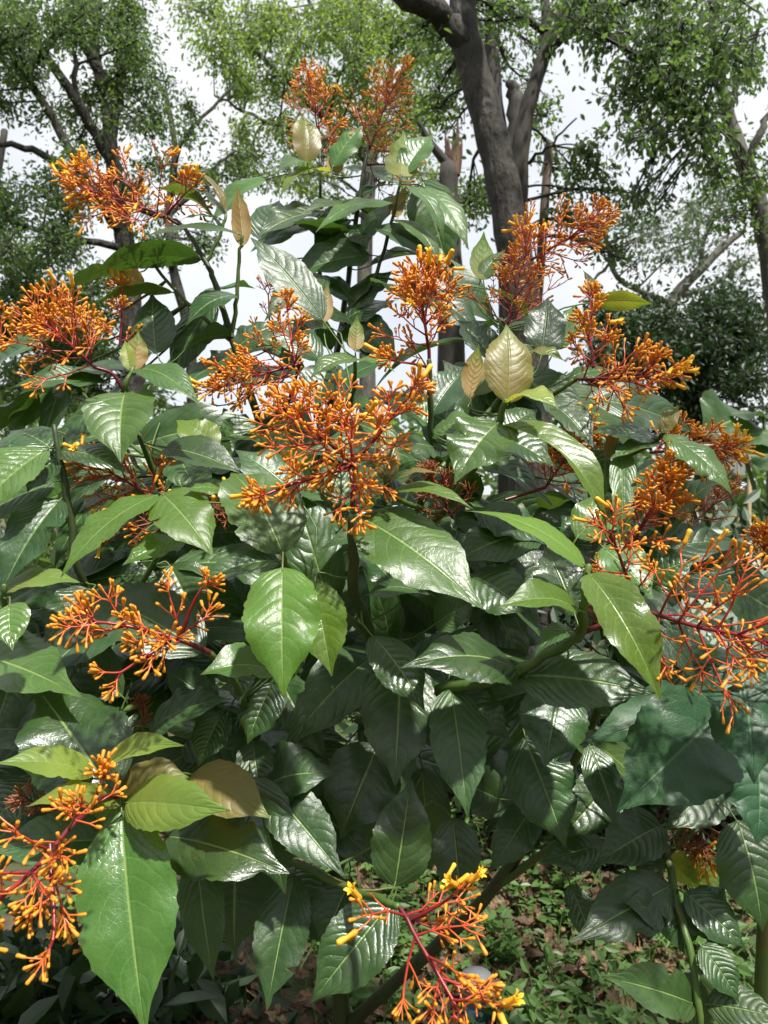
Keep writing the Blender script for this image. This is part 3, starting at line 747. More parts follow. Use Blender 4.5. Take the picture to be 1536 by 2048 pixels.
def spray(bx, by, bd, tx, ty, td, rad_px, seed, nodes=6, per=3, dry=False, flowers=8, buds=1.0, droop=.0, stalk=None, scale=1.0, thick=1.0):
    flo_scale = 1.25 * scale
    r = np.random.default_rng(seed)
    B, T = at(bx, by, bd), at(tx, ty, td)
    RR = .80 * rad_px / F * (bd + td) / 2; thick = thick * .74; scale = scale * .95
    ax = T - B; Lx = np.linalg.norm(ax); ax /= Lx
    segs = []; tips = []
    def seg(p, q, r0, r1, c0, c1): segs.append((p, q, r0, r1, c0, c1))
    def jit(d, s): return unit(d + r.normal(0, s, 3))
    def fork(p, d, ln, level):
        if level == 3:
            q = p + d * ln
            seg(p, q, .00115 * thick, .00095 * thick, .75, 1.); tips.append((q, d)); return
        if level == 2:
            m = p + d * ln * .55; d2 = jit(d, .16); q = m + d2 * ln * .45
            seg(p, m, .00140 * thick, .00125 * thick, .45, .65); seg(m, q, .00125 * thick, .00115 * thick, .65, .8)
            sd = rot(perp(d), d, r.uniform(0, 6.28))
            for sg in (1, -1):
                if r.random() < .42: fork(m, unit(d * .75 + sg * sd * .75), .012 * r.uniform(.7, 1.4), 3)
            sd = rot(perp(d2), d2, r.uniform(0, 6.28)); fork(q, jit(d2, .15), .009 * r.uniform(.7, 1.4), 3)
            for sg in (1, -1):
                if r.random() < .62: fork(q, unit(d2 * .8 + sg * sd * .7), .009 * r.uniform(.7, 1.3), 3)
            return
        # primary: a few kinked joints with opposite side branches
        p0, dd = p, d; k = 2 if r.random() < .55 else 3; rr0 = .0021 * thick
        for j in range(k):
            dd = jit(dd + np.array([0, 0, .10]) + ax * .10, .10); q = p0 + dd * ln / k
            rr1 = rr0 * .82; seg(p0, q, rr0, rr1, .15 + .15 * j, .30 + .15 * j); p0, rr0 = q, rr1
            sd = rot(perp(dd), dd, r.uniform(0, 6.28))
            if j < k - 1:
                for sg in (1, -1):
                    if r.random() < .8: fork(q, unit(dd * .7 + sg * sd * .8), ln * r.uniform(.28, .48), 2)
        for sg in (1, -1): fork(p0, unit(dd * .85 + sg * sd * .6), ln * r.uniform(.26, .42), 2)
        fork(p0, dd, ln * r.uniform(.24, .4), 2)
    n = 9; P = [B]; d = ax
    for i in range(n):
        d = unit(d + r.normal(0, .05, 3) + np.array([0, 0, -droop / n])); P.append(P[-1] + d * Lx / n)
    P = np.array(P); P += np.linspace(0, 1, n + 1)[:, None] ** 2 * (T - P[-1]) * (.6)
    rad = np.linspace(.0038, .0021, n + 1) * thick
    for i in range(n): seg(P[i], P[i + 1], rad[i], rad[i + 1], .28 * i / n, .28 * (i + 1) / n)
    base_az = r.uniform(0, 6.28)
    for k in range(nodes):
        s = .08 + .92 * k / max(1, nodes - 1)
        x = s * n; i = min(int(x), n - 1); p = P[i] + (P[i + 1] - P[i]) * (x - i); a = unit(P[i + 1] - P[i])
        for j in range(per):
            az = base_az + k * 1.2 + j * 2 * math.pi / per + r.uniform(-.3, .3)
            th = R(78 - 45 * s) + r.normal(0, .1)
            dd = unit(a * math.cos(th) + rot(perp(a), a, az) * math.sin(th))
            fork(p, dd, RR * (1 - .5 * s) * r.uniform(.62, 1.0), 1)
    g = Geo()
    if stalk:
        SP = smooth_path([at(*q) for q in stalk] + [B], 10)
        g.tube(SP, np.linspace(.0042, .0038, 10) * thick, 8, 0., .05, cap=False)
    S = np.array([np.concatenate([a, b, [r0, r1, c0, c1]]) for a, b, r0, r1, c0, c1 in segs])
    sides = 5; m = len(S)
    D = S[:, 3:6] - S[:, :3]; ln = np.linalg.norm(D, axis=1)
    M = frames(D, np.zeros(m)); ang = np.arange(sides) / sides * 2 * math.pi
    ring = np.cos(ang)[None, :, None] * M[:, None, :, 1] + np.sin(ang)[None, :, None] * M[:, None, :, 2]
    ov = (D / ln[:, None] * .0006)[:, None]
    V0 = S[:, None, :3] - ov + ring * S[:, 6][:, None, None]; V1 = S[:, None, 3:6] + ov + ring * S[:, 7][:, None, None]
    V = np.concatenate([V0, V1], 1).reshape(-1, 3)
    ff = np.array([(j, (j + 1) % sides, sides + (j + 1) % sides, sides + j) for j in range(sides)])
    Fc = (ff[None] + (np.arange(m) * 2 * sides)[:, None, None]).reshape(-1, 4)
    U = np.zeros((m, 2 * sides, 2)); U[:, :sides, 0] = S[:, 8][:, None]; U[:, sides:, 0] = S[:, 9][:, None]
    g.add(V, Fc, U.reshape(-1, 2))
    o = link('flower_spray', g.build('flower_spray', M_STALK_DRY if dry else M_STALK, B), shrub, B)
    TP = np.array([t_[0] for t_ in tips]); TD = np.array([t_[1] for t_ in tips])
    idx = r.permutation(len(TP)); nf = min(flowers, len(TP))
    # open flowers sit on the outside of the spray
    far = np.argsort(-np.linalg.norm(TP - (B + T) / 2, axis=1))[:max(nf * 4, 1)]
    fsel = r.permutation(far)[:nf]
    for q in fsel:
        dq = Vector(unit(TD[q] + r.normal(0, .2, 3)))
        link('flower', FLOWERS[int(r.random() < .45)], o, TP[q], dq.to_track_quat('X', 'Z')).scale = (flo_scale * r.uniform(.75, 1.1),) * 3
    keep = np.array([i for i in idx if i not in set(fsel.tolist())])
    keep = keep[:int(len(keep) * buds)]
    if len(keep):
        sz = r.uniform(.65, 1.25, len(keep)) * scale
        S3 = np.stack([sz, np.clip(sz, .8, 1.1), np.clip(sz, .8, 1.1)], 1)
        V, Fc, U = scatter(*BUD_T, TP[keep], TD[keep] + r.normal(0, .15, (len(keep), 3)), S3, r.uniform(0, 6.28, len(keep)))
        link('buds', mesh('buds', V - B, Fc, M_BUD, U), o, B, kind='stuff')
    return o

S = spray
# top pair
S(642,318,1.88, 626,178,1.88, 100, 1, 6, 3, flowers=2, stalk=[(641,400,1.88)])
S(738,300,1.82, 785,190,1.80, 120, 2, 6, 3, flowers=5)
S(735,330,1.82, 800,330,1.76, 80, 3, 3, 2, flowers=2)
# left and middle
S(325,430,1.47, 185,388,1.42, 115, 4, 7, 3, flowers=26, stalk=[(368,455,1.47)])
S(330,432,1.47, 372,385,1.45, 70, 40, 3, 2, flowers=6)
S(190,735,1.16, 105,655,1.14, 150, 5, 7, 3, flowers=5, stalk=[(250,785,1.18),(225,748,1.17)])
S(5,700,1.25, -60,650,1.22, 100, 6, 4, 3, flowers=1)
S(240,690,1.42, 246,585,1.42, 50, 7, 3, 2, flowers=2)
S(600,728,1.30, 470,762,1.26, 120, 8, 6, 3, flowers=3, stalk=[(575,810,1.34)])
S(592,735,1.30, 576,625,1.32, 62, 9, 3, 2, flowers=1)
S(858,700,1.15, 842,590,1.13, 135, 10, 6, 3, flowers=8, stalk=[(862,850,1.18),(860,780,1.16)])
S(858,735,1.15, 800,725,1.12, 70, 11, 2, 2, flowers=1)
S(1010,660,1.42, 1052,505,1.42, 125, 12, 7, 3, flowers=8, buds=.5)
S(1062,520,1.44, 1180,450,1.42, 105, 13, 6, 3, flowers=2)
S(1155,758,1.17, 1310,752,1.12, 120, 14, 7, 2, flowers=9, stalk=[(1100,795,1.2)])
S(1186,735,1.16, 1185,600,1.18, 60, 15, 4, 2, flowers=0)
# the large central head
S(712,935,.97, 610,845,.95, 175, 16, 5, 3, flowers=3, stalk=[(704,1020,.97)], thick=1.15)
S(700,930,.97, 820,800,.95, 100, 17, 4, 2, flowers=2, thick=1.1)
S(690,935,.97, 540,1000,.92, 80, 18, 3, 2, flowers=2, thick=1.1)
S(700,935,.97, 715,1015,.93, 90, 19, 3, 2, flowers=0, thick=1.1)
# lower left, bottom, right
S(375,1285,.93, 195,1240,.90, 125, 20, 4, 2, flowers=0, stalk=[(420,1305,.95)], thick=1.15)
S(360,1275,.93, 405,1175,.92, 80, 41, 2, 1, flowers=0, thick=1.1)
S(340,1280,.93, 240,1345,.89, 80, 42, 2, 2, flowers=0, thick=1.1)
S(150,1645,.86, -40,1820,.74, 200, 21, 5, 2, flowers=0, stalk=[(232,1592,.96),(200,1598,.92)], thick=1.2)
S(180,1620,.90, 205,1560,.88, 60, 22, 2, 2, flowers=0, thick=1.1)
S(100,1690,.82, 110,1880,.76, 100, 43, 3, 1, flowers=0, thick=1.15)
S(800,1815,.83, 935,2040,.74, 175, 23, 6, 2, flowers=16, buds=.55, thick=1.1)
S(820,1840,.82, 900,1800,.80, 80, 44, 2, 1, flowers=3, buds=.6)
S(1300,1225,.92, 1560,1295,.82, 215, 24, 7, 3, flowers=24, buds=.6, stalk=[(1160,1268,.955),(1230,1240,.94)], thick=1.15)
S(1275,1190,1.02, 1215,1070,.98, 110, 25, 4, 2, flowers=2, buds=.6, stalk=[(1285,1215,1.04)], thick=1.1)
S(1268,1085,1.12, 1330,965,1.10, 95, 26, 6, 3, flowers=2)
S(1300,905,1.24, 1440,900,1.2, 85, 27, 6, 3, flowers=10, buds=.8)
S(1090,975,1.22, 1165,880,1.2, 85, 28, 6, 3, flowers=8, buds=.5, stalk=[(1010,1000,1.2)])
S(905,1035,1.12, 870,960,1.08, 95, 29, 5, 3, flowers=0, dry=True, buds=.0)
S(1370,1060,1.4, 1450,990,1.4, 80, 30, 5, 3, flowers=0, dry=True, buds=.1)
S(330,1010,1.2, 200,940,1.16, 115, 31, 6, 3, flowers=9, buds=.4)
S(340,1040,1.2, 230,1060,1.16, 80, 45, 4, 2, flowers=5, buds=.4, dry=True)
S(1400,1640,1.12, 1402,1690,1.1, 70, 32, 4, 3, flowers=6, dry=True, buds=.1)
S(240,1880,1.5, 150,1860,1.46, 70, 33, 4, 3, flowers=10, dry=True, buds=.3)
S(290,1450,1.15, 285,1415,1.14, 40, 34, 2, 2, flowers=0, dry=True, buds=0)
S(1530,1140,1.3, 1530,1080,1.3, 60, 35, 4, 3, flowers=4)
S(540,690,1.62, 540,590,1.62, 60, 36, 3, 2, flowers=0, dry=True, buds=.3)
S(130,1620,1.05, 60,1600,1.02, 70, 37, 4, 2, flowers=0, dry=True, buds=0)
S(470,1040,1.2, 440,1010,1.2, 60, 38, 3, 3, flowers=2, dry=True, buds=.1)
S(1200,1250,1.1, 1180,1190,1.1, 60, 39, 3, 2, flowers=0, dry=True, buds=0)

for k, g in enumerate(stem_geo):
    o = link('stem' if k == 0 else 'branch', g.build('branch', M_STEM if k < 4 or k in (7, 9, 12, 14) else M_TWIG, BASE), shrub, BASE)
    if twig_geo[k] is not None:
        link('leaf_stalks', twig_geo[k].build('leaf_stalks', M_TWIG, BASE), o, BASE, kind='stuff')

# ------------------------------------------------------------------ broad wavy-leaved plant at the shrub's side
WB = at(1500, 2100, 1.35); WB[2] = 0
wavy = empty('broad_leaf_plant', WB, 'dark plant with a few very broad wavy-edged leaves beside the flowering shrub', 'plant')
ws = Geo(); WP = smooth_path([WB - [0, 0, .03], at(1530, 1800, 1.25), at(1545, 1500, 1.1), at(1520, 1330, 1.0)], 14); ws.tube(WP, np.linspace(.014, .006, 14), 8)
for (a_, b_) in [((1480, 1332, .93), 12), ((1435, 1430, 1.0), 11), ((1510, 1485, 1.0), 10), ((1448, 1432, 1.04), 11)]:
    Q = at(*a_); ws.tube(smooth_path([WP[b_ - 1], (WP[b_ - 1] + Q) / 2 + [0, 0, .01], Q], 6), np.linspace(.004, .003, 6), 6)
link('stem', ws.build('stem', M_TWIG, WB), wavy, WB)
for args, kw in [((1478,1328,1508,1568,178,.92,.85), dict(e=34, arch=.05, wave=.20, fold=8)),
                 ((1440,1425,1232,1624,225,1.0,.93), dict(e=36, arch=.08, wave=.20, fold=9)),
                 ((1512,1500,1514,1690,160,1.0,.94), dict(e=30, arch=.08, wave=.18, fold=10)),
                 ((1446,1434,1160,1490,150,1.05,1.0), dict(e=50, arch=.09, wave=.18, fold=10))]:
    add_leaf(*args, 4, par=wavy, twig=False, res=HERO, **kw)

# ------------------------------------------------------------------ trees behind
def foliage_material(name, c0, c1, trans, tfac=.35, rough=.45):
    n = NT(name)
    pos = n.node('TexCoord').outputs['Object']
    isl = n.node('NewGeometry').outputs['Random Per Island']
    col = n.mix(isl, c0, c1)
    col = n.mix(n.step(n.noise(pos, .8, 2.), .4, .65), col, tuple(c * 1.35 for c in c1))
    p = n.node('BsdfPrincipled', None, Base_Color=col, Roughness=rough)
    tr = n.node('BsdfTranslucent', None, Color=trans); mx = n.node('MixShader'); n.put(mx, 'Fac', tfac)
    n.t.links.new(p.outputs[0], mx.inputs[1]); n.t.links.new(tr.outputs[0], mx.inputs[2])
    return n.finish(mx.outputs[0])
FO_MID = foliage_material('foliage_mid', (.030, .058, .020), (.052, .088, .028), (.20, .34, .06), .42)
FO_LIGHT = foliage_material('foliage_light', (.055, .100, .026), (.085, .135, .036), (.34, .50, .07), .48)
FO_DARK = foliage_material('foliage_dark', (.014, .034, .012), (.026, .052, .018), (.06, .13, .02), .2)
FO_GREY = foliage_material('foliage_grey', (.050, .085, .045), (.075, .115, .060), (.18, .28, .10), .35)
KITE = (np.array([(0, 0, 0), (.45, .24, .05), (1, 0, -.06), (.45, -.24, .05)]), np.array([(0, 3, 2, 1)]), np.zeros((4, 2)))
OVAL = (np.array([(0, 0, 0), (.3, .22, .05), (.65, .2, .03), (1, 0, -.08), (.65, -.2, .03), (.3, -.22, .05)]), np.array([(0, 5, 4, 3), (0, 3, 2, 1)]), np.zeros((6, 2)))
def xyz(x, y, z): return np.array([x, y, z], float)
def tree(name, label, trunk, limbs, clumps, leaf, mat, bark, dens=1., tmpl=OVAL, seed=0, group='trees behind the shrub', droop=.5, twigs=13, foot=True, world_clumps=(), at=at):
    dens = dens * 2.0
    """trunk, limbs: photo pixels with depth and radius (m); clumps: (px, py, depth, rx px, ry px, count of sub-clumps)"""
    r = np.random.default_rng(seed)
    P = np.array([at(*q[:3]) for q in trunk]); rad = [q[3] for q in trunk]
    if foot:
        f = P[0] + (P[0] - P[1]) * .1; f[2] = -.08
        P = np.concatenate([[f], P]); rad = [rad[0] * 1.35] + rad
    o = empty(name, np.array([P[0][0], P[0][1], 0.]), label, 'tree', group)
    O = np.array(o['wl'])
    rad = np.array(rad) * .76
    TP, TR = smooth_path(P, None, rad); TR = TR * (1 + .05 * np.sin(np.arange(len(TR)) * 1.7 + seed))
    g = Geo(); g.tube(TP, TR, 14); link('trunk', g.build('trunk', bark, O), o, O)
    pts = [TP[len(TP) // 3:]]; prad = [TR[len(TP) // 3:]]
    for lb in limbs:
        q = np.array([at(*a[:3]) for a in lb]); LP, LR = smooth_path(q, None, [a[3] * .76 for a in lb])
        LP[1:] += r.normal(0, .012, LP[1:].shape)
        g = Geo(); g.tube(LP, LR, 8); link('limb', g.build('limb', bark, O), o, O); pts.append(LP); prad.append(LR)
    A = np.concatenate(pts); AR = np.concatenate(prad)
    tw = Geo(); LPs = []; LDs = []
    cl = []
    for (px, py, d, rx, ry, cnt) in clumps:
        for _ in range(cnt):
            a = r.uniform(0, 6.28); q = math.sqrt(r.random())
            c = at(px + rx * q * math.cos(a), py + ry * q * math.sin(a), d + r.normal(0, .06 * d))
            cl.append((c, r.uniform(.75, 1.25) * .5 * (rx + ry) / F * d * .62))
    for (x, y, z, rr, cnt) in world_clumps:
        for _ in range(cnt):
            cl.append((np.array([x, y, z]) + r.normal(0, rr * .5, 3), rr * r.uniform(.35, .6)))
    for c, rc in cl:
        i = int((np.linalg.norm(A - c, axis=1) + .6 * np.maximum(0, A[:, 2] - c[2])).argmin()); q = A[i]
        bl = np.linalg.norm(c - q); r0 = min(AR[i] * .6, .006 + bl * .012)
        W = smooth_path([q, (q + c) / 2 + r.normal(0, .06 * bl, 3) + [0, 0, .06 * bl], c], 7)
        tw.tube(W, np.linspace(r0, .006, 7), 5)
        for k in range(twigs):
            dd = unit(r.normal(0, 1, 3) * [1, 1, .65]); e_ = c + dd * rc * r.uniform(.6, 1.25); e_[2] -= .1 * rc
            s0 = W[r.integers(3, 7)]
            w2 = smooth_path([s0, (s0 + e_) / 2 + r.normal(0, .05 * rc, 3), e_], 4); tw.tube(w2, np.linspace(.006, .002, 4), 3)
            nl = max(3, int(dens * rc * 46 / (leaf / .07) / 13 * 9 * r.uniform(.6, 1.3)))
            u = r.uniform(.15, 1.08, nl)[:, None]
            pp = s0 + (e_ - s0) * u + r.normal(0, .05 + .10 * rc, (nl, 3))
            LPs.append(pp); dl = dd * .5 + r.normal(0, .6, (nl, 3)); dl[:, 2] -= droop; LDs.append(dl)
    LPs = np.concatenate(LPs); LDs = np.concatenate(LDs); n = len(LPs)
    link('twigs', tw.build('twigs', bark, O), o, O, kind='stuff')
    V, Fc, U = scatter(*tmpl, LPs, LDs, leaf * r.uniform(.6, 1.25, n), r.uniform(0, 6.28, n))
    link('crown', mesh('crown', V - O, Fc, mat, None, False), o, O, kind='stuff')
    print('TREE', name, n)
    return o

tree('multi_stemmed_tree', 'grey tree whose trunk fans out into many slender rising limbs, behind the yellow-tipped flower spray',
     [(268,760,8,.16),(258,560,8,.145),(242,430,8,.125),(222,300,8,.10),(212,200,8,.08),(190,100,8,.07),(198,-60,8,.07)],
     [[(236,345,8,.10),(170,230,7.8,.075),(95,110,7.6,.06),(20,35,7.4,.045)],
      [(250,470,8,.10),(190,390,7.8,.07),(95,220,7.6,.055),(20,110,7.4,.035)],
      [(246,420,8,.08),(150,350,7.7,.06),(60,300,7.5,.045),(-40,285,7.3,.03)],
      [(222,290,8,.07),(240,160,8.2,.06),(238,40,8.4,.045),(245,-60,8.5,.03)],
      [(200,150,8,.06),(150,60,7.8,.045),(120,-50,7.7,.03)],
      [(248,400,8,.06),(330,430,8.2,.045),(350,330,8.4,.03)],
      [(160,230,7.8,.05),(150,120,7.7,.035),(160,30,7.7,.02)],
      [(255,500,8,.06),(120,470,7.6,.04),(20,440,7.4,.03)]],
     [(60,30,7.4,110,70,12),(180,40,7.8,90,70,9),(290,70,8.2,70,70,6),(40,180,7.4,90,60,7),(270,180,8.2,80,50,7),(140,210,7.8,70,50,4),
      (330,240,8.4,60,45,4),(60,380,7.4,100,60,9),(70,500,7.6,100,70,10),(200,380,8,70,40,4),(300,350,8.3,60,35,3),(160,560,7.8,90,40,4),(340,160,8.4,50,40,2),(120,300,7.8,70,40,3)],
     .054, FO_MID, M_BARK, 1.15, seed=11)
tree('slim_tree', 'slim grey-trunked tree standing beside the multi-stemmed tree, behind the pair of leafy stems',
     [(384,760,8.8,.085),(372,640,8.8,.08),(345,530,8.8,.075),(338,420,9,.06),(350,300,9,.05),(330,180,9.2,.04)],
     [[(350,300,9,.04),(400,240,9.2,.03),(470,170,9.4,.02)],[(340,430,9,.04),(420,340,9.2,.03),(470,300,9.3,.02)]],
     [(440,330,9.2,60,40,5),(420,460,9,50,40,3),(330,470,9,60,40,4),(370,220,9.2,40,30,2),(480,350,9.2,60,30,4)],
     .062, FO_MID, M_BARK, .9, seed=12)
tree('spreading_tree', 'light green spreading tree filling the sky above the topmost flower sprays',
     [(735,760,11,.16),(728,600,11,.15),(735,420,11,.13),(745,260,11,.11),(720,120,11,.09),(735,-60,11,.07)],
     [[(738,330,11,.08),(640,230,10.8,.06),(540,130,10.6,.05),(450,60,10.4,.03)],[(740,250,11,.07),(820,130,11.2,.05),(860,20,11.3,.03)],
      [(722,140,11,.07),(650,60,10.8,.05),(600,-30,10.7,.03)],[(742,300,11,.06),(620,270,10.7,.04),(500,230,10.5,.03),(430,190,10.4,.02)],
      [(740,270,11,.06),(780,150,11.2,.05),(770,30,11.3,.03)]],
     [(470,40,10.4,110,50,9),(590,50,10.6,90,60,10),(720,60,11,110,80,14),(820,100,11.2,70,90,9),(560,160,10.6,90,45,7),(660,160,10.8,70,60,8),(480,120,10.4,60,40,3),
      (500,255,10.5,90,35,5),(540,320,10.6,80,35,5),(780,230,11,70,70,7),(700,300,10.9,80,60,6),(640,380,10.8,80,50,4),(850,330,11.2,60,70,5),(840,200,11,50,60,4)],
     .075, FO_LIGHT, M_BARK2, .95, seed=13)
tree('thick_trunked_tree', 'thick dark-barked leaning trunk that forks high up, behind the red flower sprays',
     [(1062,800,5.4,.19),(1046,620,5.4,.175),(1024,470,5.4,.165),(1000,340,5.4,.158),(972,230,5.4,.150),(940,110,5.4,.145),(925,30,5.4,.135),(930,-90,5.4,.12)],
     [[(938,95,5.4,.125),(890,35,5.3,.115),(830,0,5.2,.11),(740,-60,5.1,.09)],
      [(930,-60,5.4,.10),(1080,-260,4.6,.09),(1250,-700,3.2,.07),(1500,-2600,1.5,.05),(2300,-6500,.55,.035)]],  # second limb runs out of view overhead to carry the added shading clumps
     [(880,60,5.9,60,60,5),(880,250,6.0,50,60,3),(1000,20,5.8,60,40,4),(960,420,6.2,60,60,3)],
     .06, FO_MID, M_BARK, .9, seed=14,
     world_clumps=[(1.68,-.35,5.3,.28,2),(2.1,-.5,5.4,.45,6)])  # unseen clumps on the overhead bough, added to shade the lower right
tree('twin_limbed_tree', 'dark tree with two straight limbs and an arching bough beside the thick leaning trunk',
     [(1048,760,6.2,.12),(1040,520,6.2,.115),(1036,360,6.2,.11),(1050,240,6.2,.09),(1075,150,6.2,.08),(1108,50,6.2,.07),(1135,-70,6.2,.06)],
     [[(1060,210,6.2,.07),(1085,100,6.2,.06),(1092,-60,6.2,.05)],
      [(1088,110,6.2,.06),(1130,66,6.0,.055),(1190,62,5.8,.05),(1260,105,5.6,.045),(1340,170,5.4,.03),(1400,240,5.3,.02)],
      [(1110,60,6.2,.05),(1200,20,5.9,.04),(1300,-10,5.6,.03)],
      [(1050,330,6.2,.022),(1100,290,6.0,.015),(1150,240,5.9,.008)],
      [(1100,60,6.2,.045),(1020,30,6.0,.035),(950,0,5.9,.03)]],
     [(1250,40,5.6,120,60,12),(1310,170,5.5,90,60,9),(1390,90,5.4,90,80,11),(1400,240,5.4,80,60,7),(1290,280,5.6,70,40,4),(1180,20,5.8,70,40,5),
      (1490,60,5.3,60,70,5),(1180,340,6.0,60,50,4),(1140,420,6.0,60,50,3),(1260,420,5.8,60,50,4),(1450,360,5.4,70,40,4),(1220,500,6,50,30,2),(1080,330,6.4,40,50,2)],
     .058, FO_MID, M_BARK3, .8, seed=15, droop=.8)
tree('burled_tree', 'upright mossy trunk with a swollen burl, partly hidden behind the thick leaning trunk',
     [(1018,760,7.2,.12),(1012,500,7.2,.115),(1006,330,7.2,.11),(990,200,7.2,.10),(984,80,7.2,.095),(990,-60,7.2,.08)],
     [[(1010,380,7.2,.09),(1028,270,7.1,.085),(1030,190,7.1,.10),(1012,165,7.1,.04)]],
     [(960,100,7.4,60,70,5),(1040,60,7.4,50,60,4),(890,420,7.4,60,70,5),(1100,200,7.6,50,60,3),(900,180,7.5,50,60,4)],
     .06, FO_MID, M_BARK3, .9, seed=16)
tree('leaning_tree', 'pale leaning trunk with open foliage standing past the dark dense tree',
     [(1560,760,6.5,.12),(1545,560,6.5,.115),(1518,410,6.5,.105),(1478,300,6.5,.09),(1450,210,6.5,.075),(1434,110,6.5,.065),(1425,-40,6.5,.05)],
     [[(1490,330,6.5,.05),(1530,250,6.4,.04),(1570,180,6.3,.03)],[(1450,220,6.5,.04),(1500,120,6.4,.03),(1520,30,6.3,.02)]],
     [(1510,150,6.4,50,60,4),(1440,20,6.5,60,50,5),(1500,420,6.5,50,50,4),(1400,330,6.6,50,40,3),(1530,330,6.4,40,60,3)],
     .055, FO_MID, M_BARK2, .75, seed=17, droop=.8)
tree('feathery_tree', 'distant pale-limbed tree with feathery grey-green foliage above the dark dense tree',
     [(1345,800,13,.16),(1340,640,13,.15),(1352,590,13,.13),(1400,540,13,.11),(1450,490,13,.09),(1490,460,13,.06)],
     [[(1400,540,13,.07),(1415,450,13,.05),(1440,390,13,.04),(1420,330,13,.03)],[(1352,590,13,.08),(1410,575,13,.06),(1500,520,13,.04)],
      [(1345,610,13,.08),(1240,560,12.8,.06),(1215,480,12.7,.05),(1190,400,12.6,.03)],[(1225,520,12.8,.04),(1190,560,12.7,.03)]],
     [(1330,430,12.8,90,45,9),(1410,400,13,60,40,5),(1300,500,12.8,80,30,5),(1390,500,13,60,25,3),(1200,480,12.7,50,50,4),(1460,520,13,60,30,3)],
     .10, FO_GREY, M_BARK2, .55, tmpl=KITE, seed=18)
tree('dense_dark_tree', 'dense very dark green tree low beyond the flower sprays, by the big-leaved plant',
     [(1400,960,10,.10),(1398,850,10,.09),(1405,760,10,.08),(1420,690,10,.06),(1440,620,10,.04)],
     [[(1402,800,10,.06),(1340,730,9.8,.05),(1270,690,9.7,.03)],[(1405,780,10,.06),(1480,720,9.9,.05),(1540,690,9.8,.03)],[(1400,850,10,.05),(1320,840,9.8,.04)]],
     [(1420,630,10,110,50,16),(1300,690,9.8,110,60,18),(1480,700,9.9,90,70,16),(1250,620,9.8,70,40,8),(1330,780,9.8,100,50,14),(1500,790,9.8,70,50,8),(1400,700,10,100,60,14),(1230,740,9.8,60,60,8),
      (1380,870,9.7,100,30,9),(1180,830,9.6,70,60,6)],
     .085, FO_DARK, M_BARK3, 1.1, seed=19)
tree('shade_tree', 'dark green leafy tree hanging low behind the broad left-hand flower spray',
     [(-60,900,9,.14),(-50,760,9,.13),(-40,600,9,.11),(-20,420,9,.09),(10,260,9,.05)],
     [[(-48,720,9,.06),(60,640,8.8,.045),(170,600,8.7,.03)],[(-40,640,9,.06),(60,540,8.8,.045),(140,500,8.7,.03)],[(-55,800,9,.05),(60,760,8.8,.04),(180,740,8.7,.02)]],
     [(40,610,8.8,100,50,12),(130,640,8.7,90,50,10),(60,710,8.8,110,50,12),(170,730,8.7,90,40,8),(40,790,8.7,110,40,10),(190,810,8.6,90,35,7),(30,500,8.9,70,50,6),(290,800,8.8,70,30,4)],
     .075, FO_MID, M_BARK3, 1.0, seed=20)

# the grove goes on out of view; near trees added to cut sky light
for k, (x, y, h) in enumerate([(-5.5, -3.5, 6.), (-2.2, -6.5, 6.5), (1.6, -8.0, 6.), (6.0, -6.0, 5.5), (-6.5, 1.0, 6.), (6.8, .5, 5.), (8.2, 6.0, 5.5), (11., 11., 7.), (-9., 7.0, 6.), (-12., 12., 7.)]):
    tree('unseen_grove_tree', 'full-crowned dark tree added out of view in the grove round the flowering shrub', [(x, y, .3, .16), (x + .1, y, h * .4, .13), (x - .1, y + .1, h * .7, .10), (x, y, h, .05)],
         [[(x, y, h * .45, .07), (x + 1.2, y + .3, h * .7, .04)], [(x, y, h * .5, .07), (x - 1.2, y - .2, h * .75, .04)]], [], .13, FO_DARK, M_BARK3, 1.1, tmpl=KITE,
         seed=40 + k, group='unseen grove trees added round the shrub', at=xyz,
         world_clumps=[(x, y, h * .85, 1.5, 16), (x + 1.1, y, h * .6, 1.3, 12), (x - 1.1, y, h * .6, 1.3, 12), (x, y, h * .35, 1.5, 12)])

# the wood closes off the distance all round
q = np.random.default_rng(77); nn = 26000
az = q.uniform(0, 6.283, nn); rd = q.uniform(27, 36, nn); hh = (3.2 + 1.6 * np.sin(az * 5.3 + 1) + .9 * np.sin(az * 13.1)) * q.random(nn) ** .7 + .1
PW = np.stack([rd * np.sin(az), rd * np.cos(az), hh + .06 * (rd - 27)], 1)
V, Fc, U = scatter(*KITE, PW, q.normal(0, 1, (nn, 3)) - [0, 0, .4], q.uniform(.35, .75, nn), q.uniform(0, 6.28, nn))
o = link('distant_woodland', mesh('distant_woodland', V, Fc, FO_MID, None, False), None, kind='stuff'); o['label'] = 'low green wall of distant woodland closing off the view'; o['category'] = 'woodland'

# broken dead trunk and a wooden post
sb = at(905, 800, 7.); sb[2] = 0
snag = empty('dead_tree_stump', sb, 'broken dead trunk with splintered reddish top behind the shrub', 'tree trunk')
P = np.array([sb - [0, 0, .08], at(902, 640, 7.), at(896, 460, 7.), at(898, 330, 7.)]); g = Geo()
PP, rr = smooth_path(P, 16, [.15, .13, .11, .085]); g.tube(PP, rr * (1 + .07 * np.sin(np.arange(16) * 2.3)), 14)
link('trunk', g.build('trunk', M_BARK3, sb), snag, sb)
for k, (px, py, r0) in enumerate([(916,236,.055),(907,258,.05),(896,275,.05),(884,300,.05),(924,276,.045),(890,262,.04),(910,300,.06),(902,310,.06)]):
    g = Geo(); a = at(px * .55 + 898 * .45, 350, 6.98 + .04 * (k % 3)); b = at(px, py, 7.)
    g.tube(smooth_path([a, (a + b) / 2 + [.01, 0, 0], b], 6), np.linspace(r0, .006, 6), 6); link('splinter', g.build('splinter', M_DEAD, sb), snag, sb)
